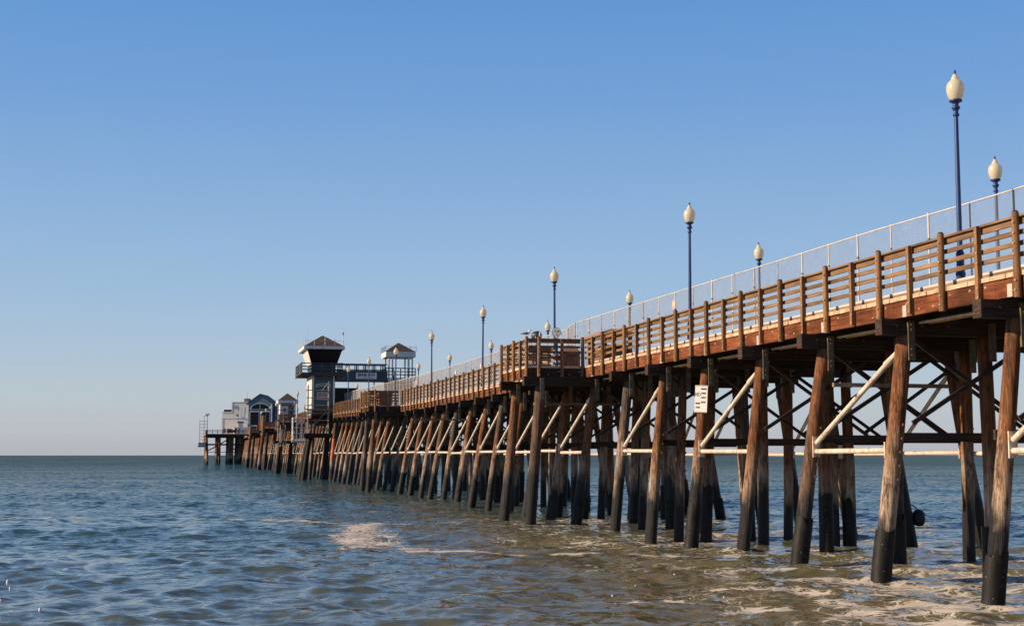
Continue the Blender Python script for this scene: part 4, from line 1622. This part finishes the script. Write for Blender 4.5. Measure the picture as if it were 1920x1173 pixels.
scaffold((15.2, TY - 1.3, 0), (-1.75, 0.55), (0, 0.9), 5.2, 10.7, (7.85,), 'pale pipe scaffolding standing in front of the lifeguard tower')
t = thing('landing_stage', (15.0, TY, 0), 'dark lower landing stage on black leaning piles below the lifeguard tower', 'landing stage')
q = MB(); q.box(-1.9, 1.2, -1.7, 1.5, 4.75, 5.15); q.box(-2.0, 1.3, -1.85, -1.7, 4.7, 5.2); q.build('deck', M['creo'], t)
for i, (xt_, xb_, y) in enumerate(((-1.3, -2.0, -1.4), (-1.3, -2.15, 1.2), (0.6, 0.3, -1.4))):
    q = MB()
    pile_mesh(q, xt_, xb_, y, 4.74, 0.27, 0.33, 5000 + i)
    q.build('pile', M['wrap'], t)
# the pile painted orange next to it
t = thing('orange_pile', (15.9, TY - 4.3, 0), 'outer pile with a bright orange painted band, right of the landing stage', 'pile')
q = MB(); q.tube((-0.25, 0, -1.5), (0.0, 0, 2.2), 0.25, 0.23, 12); q.build('shaft', M['pile'], t)
q = MB(); q.tube((0.2, 0, 4.6), (0.35, 0, 6.3), 0.21, 0.2, 12); q.build('shaft', M['pile'], t)
q = MB(); q.tube((0.0, 0, 2.2), (0.2, 0, 4.6), 0.24, 0.215, 12); q.build('painted_band', M['orange'], t)

# white boarding cage
t = thing('boarding_ladder', (13.6, 170.5, 4.6), 'white caged boarding ladder hanging from the pier left of the landing stage', 'ladder')
q = MB()
for x in (-0.8, -0.3, 0.3, 0.8):
    for y in (0, 1.2):
        q.tube((x, y, 0.0), (x, y, 2.7), 0.05, None, 6)
for z in (0.1, 0.8, 1.5, 2.2, 2.65):
    for y in (0, 1.2):
        q.tube((-0.8, y, z), (0.8, y, z), 0.045, None, 6)
    for x in (-0.8, 0.8):
        q.tube((x, 0, z), (x, 1.2, z), 0.045, None, 6)
q.build('cage', M['white'], t)
q = MB(); q.tube((-0.9, 0.6, -0.1), (0.9, 0.6, -0.1), 0.22, None, 10); q.build('float', M['white'], t)

# small hut on the next platform
HY = BUMPS[3][0] + 1.4
t = thing('watch_hut', (15.1, HY, 8.2), 'small teal hut with brown hipped roof wrapped in scaffolding', 'hut')
q = MB(); q.box(-1.15, 1.15, 0, 4.2, -0.1, 2.35); q.build('wall', M['teal'], t)
q = MB(); q.box(-1.17, -1.153, 0.05, 4.1, -0.1, 2.35); q.build('side_cladding', M['white'], t)
q = MB()
for x in (-1.16, 1.0): q.box(x, x + 0.16, -0.03, -0.003, -0.1, 2.35)
q.build('corner_trim', M['trim'], t)
q = MB(); q.box(-1.0, 0.05, -0.04, -0.002, 0.0, 1.9); dr = q.build('door', M['whitegrey'], t)
q = MB(); q.box(-0.65, -0.3, -0.06, -0.042, 1.1, 1.5); q.build('window', M['glass'], dr)
q = MB(); q.box(-1.5, 1.5, -0.4, 4.6, 2.352, 2.72); q.build('eave', M['trim'], t)
q = MB(); q.loft([rect(-1.48, 1.48, -0.38, 4.58, 2.722), rect(-0.06, 0.06, 1.5, 2.8, 3.85)])
for i in range(len(q.s)): q.s[i] = False
q.build('roof', M['shingle'], t)
scaffold((15.1, HY - 1.3, 0), (-1.5, 0.9), (0, 0.8), 4.6, 10.4, (7.9,), 'pale pipe scaffolding in front of the small teal hut')
scaffold((13.9, HY - 7.0, 0), (-0.3, 0.4), (0, 0.8), 4.0, 6.8, (4.4,), 'low white scaffold ladder hanging beside the small hut')
t = thing('hut_landing', (15.2, HY, 0), 'dark low landing beam under the small hut', 'landing stage')
q = MB(); q.box(-2.2, 3.2, -2.2, -1.8, 4.45, 4.85); q.box(-2.2, 3.2, -1.79, 1.0, 4.7, 4.84); q.build('deck', M['creo'], t)
for i, (xt_, xb_, y) in enumerate(((-1.3, -1.75, -2.0), (0.3, -0.1, -2.0), (2.6, 2.5, -2.0))):
    q = MB(); pile_mesh(q, xt_, xb_, y, 4.46, 0.25, 0.3, 6000 + i); q.build('pile', M['wrap'], t)

# orange-brown corner posts of the two far platforms
for n, x, lb in ((4, 14.0, 'thick orange brown mooring post at the corner of the platform left of the hut'), (5, 14.0, 'tall dark mooring post at the corner of the farthest platform')):
    y = BUMPS[n][0] - 0.6
    t = thing('mooring_post', (x, y, 0), lb, 'post')
    q = MB(); q.tube((-0.75, 0, -1.5), (0.1, 0, 6.3), 0.33, 0.27, 12, 0, True, 6, 0.02, rnd); q.build('shaft', M['pile'], t)
    q = MB(); q.tube((0.1, 0, 6.3), (0.2, 0, 10.0 if n == 4 else 8.9), 0.36, 0.33, 12); q.build('head', M['post'], t)
    q = MB(); q.tube((0.4, 0.9, -1.5), (1.1, 0.5, 7.2), 0.28, 0.24, 12); q.build('rear_pile', M['wrap'], t)
t = thing('life_ring_box', (13.3, BUMPS[4][0] - 0.4, 7.4), 'small bright red box on the distant platform post', 'box')
q = MB(); q.box(-0.35, 0.1, -0.2, 0.2, 0.0, 0.85); q.build('case', M['orange'], t)
q = MB(); q.box(-0.37, 0.12, -0.22, 0.22, 0.85, 0.92); q.build('lid', M['red'], t)

# ------------------------------------------------------------------ the pier head and its restaurant
EY = 398.0
EZ = 8.55
head = thing('end_platform', (0, EY, 0), 'wide platform at the far end of the pier on thick clustered piles', 'pier')
q = MB(); q.box(5.7, 31.0, 0, 30, EZ - 0.2, EZ); q.build('deck', M['plank'], head)
q = MB(); q.box(5.75, 30.9, 0.05, 0.4, EZ - 0.95, EZ - 0.202); q.box(5.75, 6.1, 0.4, 29.9, EZ - 0.95, EZ - 0.202)
for y in (5, 10, 15, 20, 25): q.box(6.1, 30.8, y, y + 0.4, EZ - 0.9, EZ - 0.202)
q.build('edge_beam', M['creo'], head)
rg = random.Random(5)
for x, nn in ((6.0, 1), (9.2, 2), (12.4, 3), (15.0, 3), (17.2, 2), (20.4, 2), (23.4, 2), (27, 2)):
    for y in (0.9, 8, 16, 24):
        for j in range(nn):
            q = MB()
            xx = x + j * 0.42
            pile_mesh(q, xx, xx - 0.08 + rg.uniform(-0.1, 0.1) + (0.35 if x < 7 else 0), y + rg.uniform(-0.4, 0.4), EZ - 0.2, 0.34, 0.38, 7000 + int(x * 10) + j + int(y), n=8, rings=6)
            if x < 7 and y < 2:
                q.tube((xx, y, EZ - 0.2), (xx, y, EZ + 1.0), 0.36, 0.34, 8)
            q.build('pile', M['pile'], head)
q = MB()
q.box(6.1, 18, 0.6, 0.85, 5.3, 5.75)
q.beam((6.6, 0.7, 3.9), (9.4, 0.7, 5.4), 0.2, 0.3); q.beam((13, 0.7, 4.0), (16, 0.7, 5.4), 0.2, 0.3); q.beam((9.6, 0.7, 5.6), (12.6, 0.7, 7.4), 0.2, 0.3)
q.box(6.1, 18, 0.6, 0.75, 3.35, 3.5)
q.build('cross_brace', M['creo'], head)
t = thing('platform_railing', (12, EY, EZ), 'low dark railing along the edge of the pier head platform', 'railing')
q = MB()
for h in (0.4, 0.75, 1.05): q.beam((-6.0, 0.1, h), (5.6, 0.1, h), 0.07, 0.11)
for h in (0.4, 0.75, 1.05): q.beam((-6.0, 0.1, h), (-6.0, 28, h), 0.07, 0.11)
q.build('rails', M['bronze'], t)
for i in range(9):
    q = MB(); x = -5.8 + i * 1.4; q.box(x - 0.07, x + 0.07, 0.02, 0.18, -0.7, 1.1); q.build('post', M['bronze'], t)
t = thing('long_bench', (13.0, EY + 0.6, EZ), 'dark red bench along the railing of the pier head', 'bench')
q = MB(); q.box(-1.1, 1.1, 0, 0.5, 0.42, 0.5); q.build('seat', M['brick'], t)
q = MB(); q.box(-1.1, 1.1, -0.06, -0.001, 0.5, 1.0); q.build('backrest', M['brick'], t)
for x in (-1.0, 0.92):
    q = MB(); q.box(x, x + 0.08, 0.02, 0.48, 0, 0.42); q.build('leg', M['bronze'], t)

RY = EY + 6.0
# white stepped block
t = thing('restaurant', (14.2, RY + 0.5, EZ), 'white and blue restaurant with arched gable window at the far end of the pier', 'restaurant', None, R(-12))
q = MB(); q.box(-3.9, 3.4, 0, 14, 0, 6.1); q.build('lower_wall', M['creamwall'], t)
q = MB(); q.box(-1.15, 3.4, 0.02, 13.9, 6.1, 9.0); q.build('upper_wall', M['creamwall'], t)
q = MB()
q.box(-1.25, 3.45, -0.08, 14.0, 9.0, 9.16); q.box(-4.0, 3.44, -0.1, 14.1, 4.45, 4.75); q.box(-4.0, -1.17, -0.1, 14.1, 6.1, 6.3)
q.box(-4.0, -3.75, -0.09, -0.002, 0, 4.449); q.box(-1.25, -1.0, -0.05, 0.018, 6.3, 9.0); q.box(3.2, 3.44, -0.05, -0.002, 4.76, 8.99)
q.build('white_trim', M['white'], t)
q = MB(); q.box(-3.5, -1.3, 0.2, 0.35, 6.35, 6.95); q.build('terrace_screen', M['glass'], t)
for (x0, x1, z0, z1) in ((1.0, 1.65, 5.0, 7.6), (1.75, 2.4, 5.0, 7.6)):
    q = MB(); q.box(x0, x1, -0.04, -0.002, z0, z1); q.build('window', M['signgrey'], t)
for (x0, x1, z0, z1) in ((-3.5, -2.9, 0.3, 1.6), (-2.5, -1.1, 0.3, 1.55)):
    q = MB(); q.box(x0, x1, -0.04, -0.002, z0, z1); q.build('window', M['teal'], t)
q = MB()
for s_ in range(16):
    a0, a1 = 2 * math.pi * s_ / 16, 2 * math.pi * (s_ + 1) / 16
    if s_ in (3, 4, 11): continue
    q.tube((-0.1 + 0.42 * math.cos(a0), -0.05, 7.7 + 0.5 * math.sin(a0)), (-0.1 + 0.42 * math.cos(a1), -0.05, 7.7 + 0.5 * math.sin(a1)), 0.045, None, 5)
q.build('ring_emblem', M['girder'], t)
q = MB(); q.lathe([(0.02, 0), (0.36, 0.06), (0.36, 0.12)], (0, 0, 0), 14); dish = q.build('dish', M['steel'], t, (1.2 - 0.75, -0.25, 5.3)); dish.rotation_euler = (R(80), 0, 0)
q = MB(); q.box(1.9, 3.3, 2.0, 5.0, 9.16, 10.2); q.build('rooftop_unit', M['curb'], t)
q = MB(); q.tube((2.8, 1.9, 9.1), (2.8, 1.9, 11.9), 0.05, 0.03, 6); q.build('mast', M['steel'], t)
# blue gable
gx0, gx1, gz, ga = 3.55, 10.4, 8.6, 11.0
gm = (gx0 + gx1) / 2
q = MB(); q.prism([(gx0, 0), (gx1, 0), (gx1, gz), (gm, ga), (gx0, gz)], -1.2, 14.0); q.build('gable_wall', M['bluewall'], t)
q = MB()
for (xa_, za_, xb_, zb_) in ((gx0 - 0.45, gz - 0.25, gm, ga + 0.2), (gm, ga + 0.2, gx1 + 0.45, gz - 0.25)):
    q.prism([(xa_, za_), (xb_, zb_), (xb_, zb_ + 0.3), (xa_, za_ + 0.3)], -1.4, 14.2)
q.build('roof', M['tealdark'], t)
q = MB(); arch = [(gm + 2.75 * math.cos(math.pi * i / 14), 7.0 + 1.75 * math.sin(math.pi * i / 14)) for i in range(15)]
q.prism(arch, -1.3, -1.202); wf = q.build('arched_window', M['trim'], t)
q = MB()
for (lo, hi) in ((0, 7), (7, 14)):
    p = [(gm + 2.5 * math.cos(math.pi * i / 14) + (0.1 if hi == 7 else -0.1) * (1 if i == 7 else 0), 7.12 + 1.5 * math.sin(math.pi * i / 14)) for i in range(lo, hi + 1)]
    p.append((gm + (0.1 if hi == 7 else -0.1), 7.12))
    q.prism(p, -1.36, -1.302)
q.build('pane', M['glass'], wf)
for (x0, x1) in ((gx0 + 0.7, gm - 0.3), (gm + 0.3, gx1 - 0.7)):
    q = MB(); q.box(x0 - 0.15, x1 + 0.15, -1.28, -1.202, 1.2, 6.4); wf = q.build('window', M['trim'], t)
    q = MB(); q.box(x0, x1, -1.33, -1.282, 1.35, 2.2); q.box(x0, x1, -1.33, -1.282, 2.5, 6.25); q.build('pane', M['glass'], wf)
q = MB(); q.box(gx0 - 0.02, gx0 + 0.25, -1.26, -1.202, 0, gz); q.build('corner_trim', M['trim'], t)
q = MB(); q.box(gx1 - 0.25, gx1 + 0.02, -1.26, -1.202, 0, gz); q.build('corner_trim', M['trim'], t)
q = MB(); q.box(gx1 + 0.06, 12.3, 2.0, 13.0, 0, 7.9); q.build('side_wing', M['deepblue'], t)

t = thing('white_kiosk', (14.6, EY + 3.0, EZ), 'white serving kiosk with dark hood in front of the restaurant', 'kiosk')
q = MB(); q.box(-1.0, 3.4, 0, 2, 0, 1.9); q.box(0.1, 1.5, 0.1, 1.9, 1.9, 3.1); q.build('wall', M['white'], t)
q = MB(); q.box(-0.1, 1.7, -0.1, 2.1, 3.1, 3.5); q.build('hood', M['girder'], t)
q = MB(); q.tube((0.2, -0.4, 0), (0.2, -0.4, 7.2), 0.07, 0.05, 6); q.build('pole', M['steel'], t)


def person(loc, rz, top, label, arm=0.0):
    t = thing('person', loc, label, 'person', 'people standing on the pier head', rz)
    me = bpy.data.meshes.new('body')
    vs = [(0, 0, 0.95), (0, 0, 1.18), (0, 0, 1.40), (0, 0, 1.50), (0, 0.01, 1.60), (0, 0, 1.72),
          (0.18, 0, 1.40), (0.24, 0.02, 1.14), (0.22, -0.10 - arm, 0.92 + arm), (0.21, -0.15 - arm, 0.84 + arm),
          (-0.18, 0, 1.40), (-0.25, 0.02, 1.14), (-0.23, -0.06, 0.90), (-0.22, -0.08, 0.82),
          (0.10, 0, 0.90), (0.11, -0.02, 0.50), (0.12, 0.02, 0.08), (0.12, -0.12, 0.04),
          (-0.10, 0, 0.90), (-0.12, 0.02, 0.50), (-0.13, 0.05, 0.08), (-0.13, -0.09, 0.04)]
    es = [(0, 1), (1, 2), (2, 3), (3, 4), (4, 5), (2, 6), (6, 7), (7, 8), (8, 9), (2, 10), (10, 11), (11, 12), (12, 13), (0, 14), (14, 15), (15, 16), (16, 17), (0, 18), (18, 19), (19, 20), (20, 21)]
    rad = [0.14, 0.14, 0.15, 0.06, 0.095, 0.085, 0.075, 0.055, 0.04, 0.045, 0.075, 0.055, 0.04, 0.045, 0.10, 0.07, 0.05, 0.045, 0.10, 0.07, 0.05, 0.045]
    me.from_pydata(vs, es, [])
    o = bpy.data.objects.new('body', me)
    col.objects.link(o)
    o.parent = t
    o.modifiers.new('skin', 'SKIN')
    for i, r_ in enumerate(rad):
        me.skin_vertices[0].data[i].radius = (r_, r_)
    me.skin_vertices[0].data[0].use_root = True
    sb = o.modifiers.new('sub', 'SUBSURF'); sb.levels = 1; sb.render_levels = 1
    me.materials.append(top)
    q = MB(); q.lathe([(0.02, -0.06), (0.10, -0.02), (0.105, 0.05), (0.07, 0.11), (0.01, 0.13)], (0, 0.02, 1.66), 10); q.build('hair', M['ink'], t)
    q = MB(); q.lathe([(0.02, -0.09), (0.065, -0.05), (0.075, 0.02), (0.05, 0.07), (0.01, 0.08)], (0, -0.055, 1.63), 10, sy=0.6); q.build('face', M['skin'], t)
    return t


person((14.05, EY + 0.9, EZ), 0.4, M['cloth'], 'person in black clothes standing at the pier head railing')
person((15.0, EY + 1.1, EZ), -0.5, M['cloth2'], 'person in grey clothes beside the one in black on the pier head', 0.2)

# landing tower with floodlights at the head's left end
t = thing('ladder_tower', (5.0, EY + 0.5, 4.8), 'thin lattice ladder tower at the left end of the pier head', 'tower')
q = MB()
for x in (-0.9, 0.3, 1.2):
    for y in (0, 1.5): q.tube((x, y, 0 if x < 1 else 4.8), (x, y, 7.4 if x < 0 else 8.8), 0.055, None, 6)
for i in range(9):
    z = 0.4 + i * 0.85
    q.tube((-0.9, 0, z), (1.2, 0, z), 0.04, None, 6); q.tube((-0.9, 1.5, z), (1.2, 1.5, z), 0.04, None, 6)
    q.tube((-0.9, 0, z), (-0.9, 1.5, z), 0.04, None, 6)
q.build('lattice', M['steel'], t)
q = MB(); q.box(-1.4, 0.9, -0.2, 1.8, 0.0, 0.35); q.box(-1.2, 0.8, 0, 1.6, 0.35, 1.3); q.build('landing', M['splice'], t)
for x, r_ in ((0.35, 0.0), (0.95, 0.4)):
    q = MB(); q.tube((x, 0.2, 8.7), (x + 0.5, -0.2, 9.25), 0.2, 0.36, 10); q.build('floodlight', M['globe'], t)

# water thrown up at the lower left
q = MB()
rg = random.Random(3)
for x, y, z, r_, st_ in ((-3.75, 29.3, 0.30, 0.016, 2.2), (-3.25, 28.6, 0.34, 0.028, 2.0), (-3.2, 28.6, 0.22, 0.022, 2.0), (-3.45, 28.8, 0.2, 0.014, 1.6), (-3.2, 27.2, 0.12, 0.03, 1.7),
                         (-3.55, 27.0, 0.1, 0.018, 2.4), (-2.4, 26.0, 0.08, 0.026, 1.5), (-2.9, 26.4, 0.02, 0.012, 1.5), (9.3, 28.2, 0.05, 0.016, 1.0), (8.2, 26.3, 0.05, 0.02, 1.0),
                         (10.2, 25.5, 0.06, 0.018, 1.0), (9.4, 25.2, 0.08, 0.014, 1.0), (11.0, 30.5, 0.06, 0.02, 1.0)):
    q.lathe([(r_ * 0.3, -r_ * st_), (r_ * 0.9, -r_ * 0.4 * st_), (r_, r_ * 0.3 * st_), (r_ * 0.6, r_ * 0.8 * st_), (r_ * 0.1, r_ * st_)], (x, y, z + 0.1), 8)
o = q.build('sea_spray', M['white'])
tag(o, 'scattered white spray drops thrown up over the nearest water', 'spray', kind='stuff')
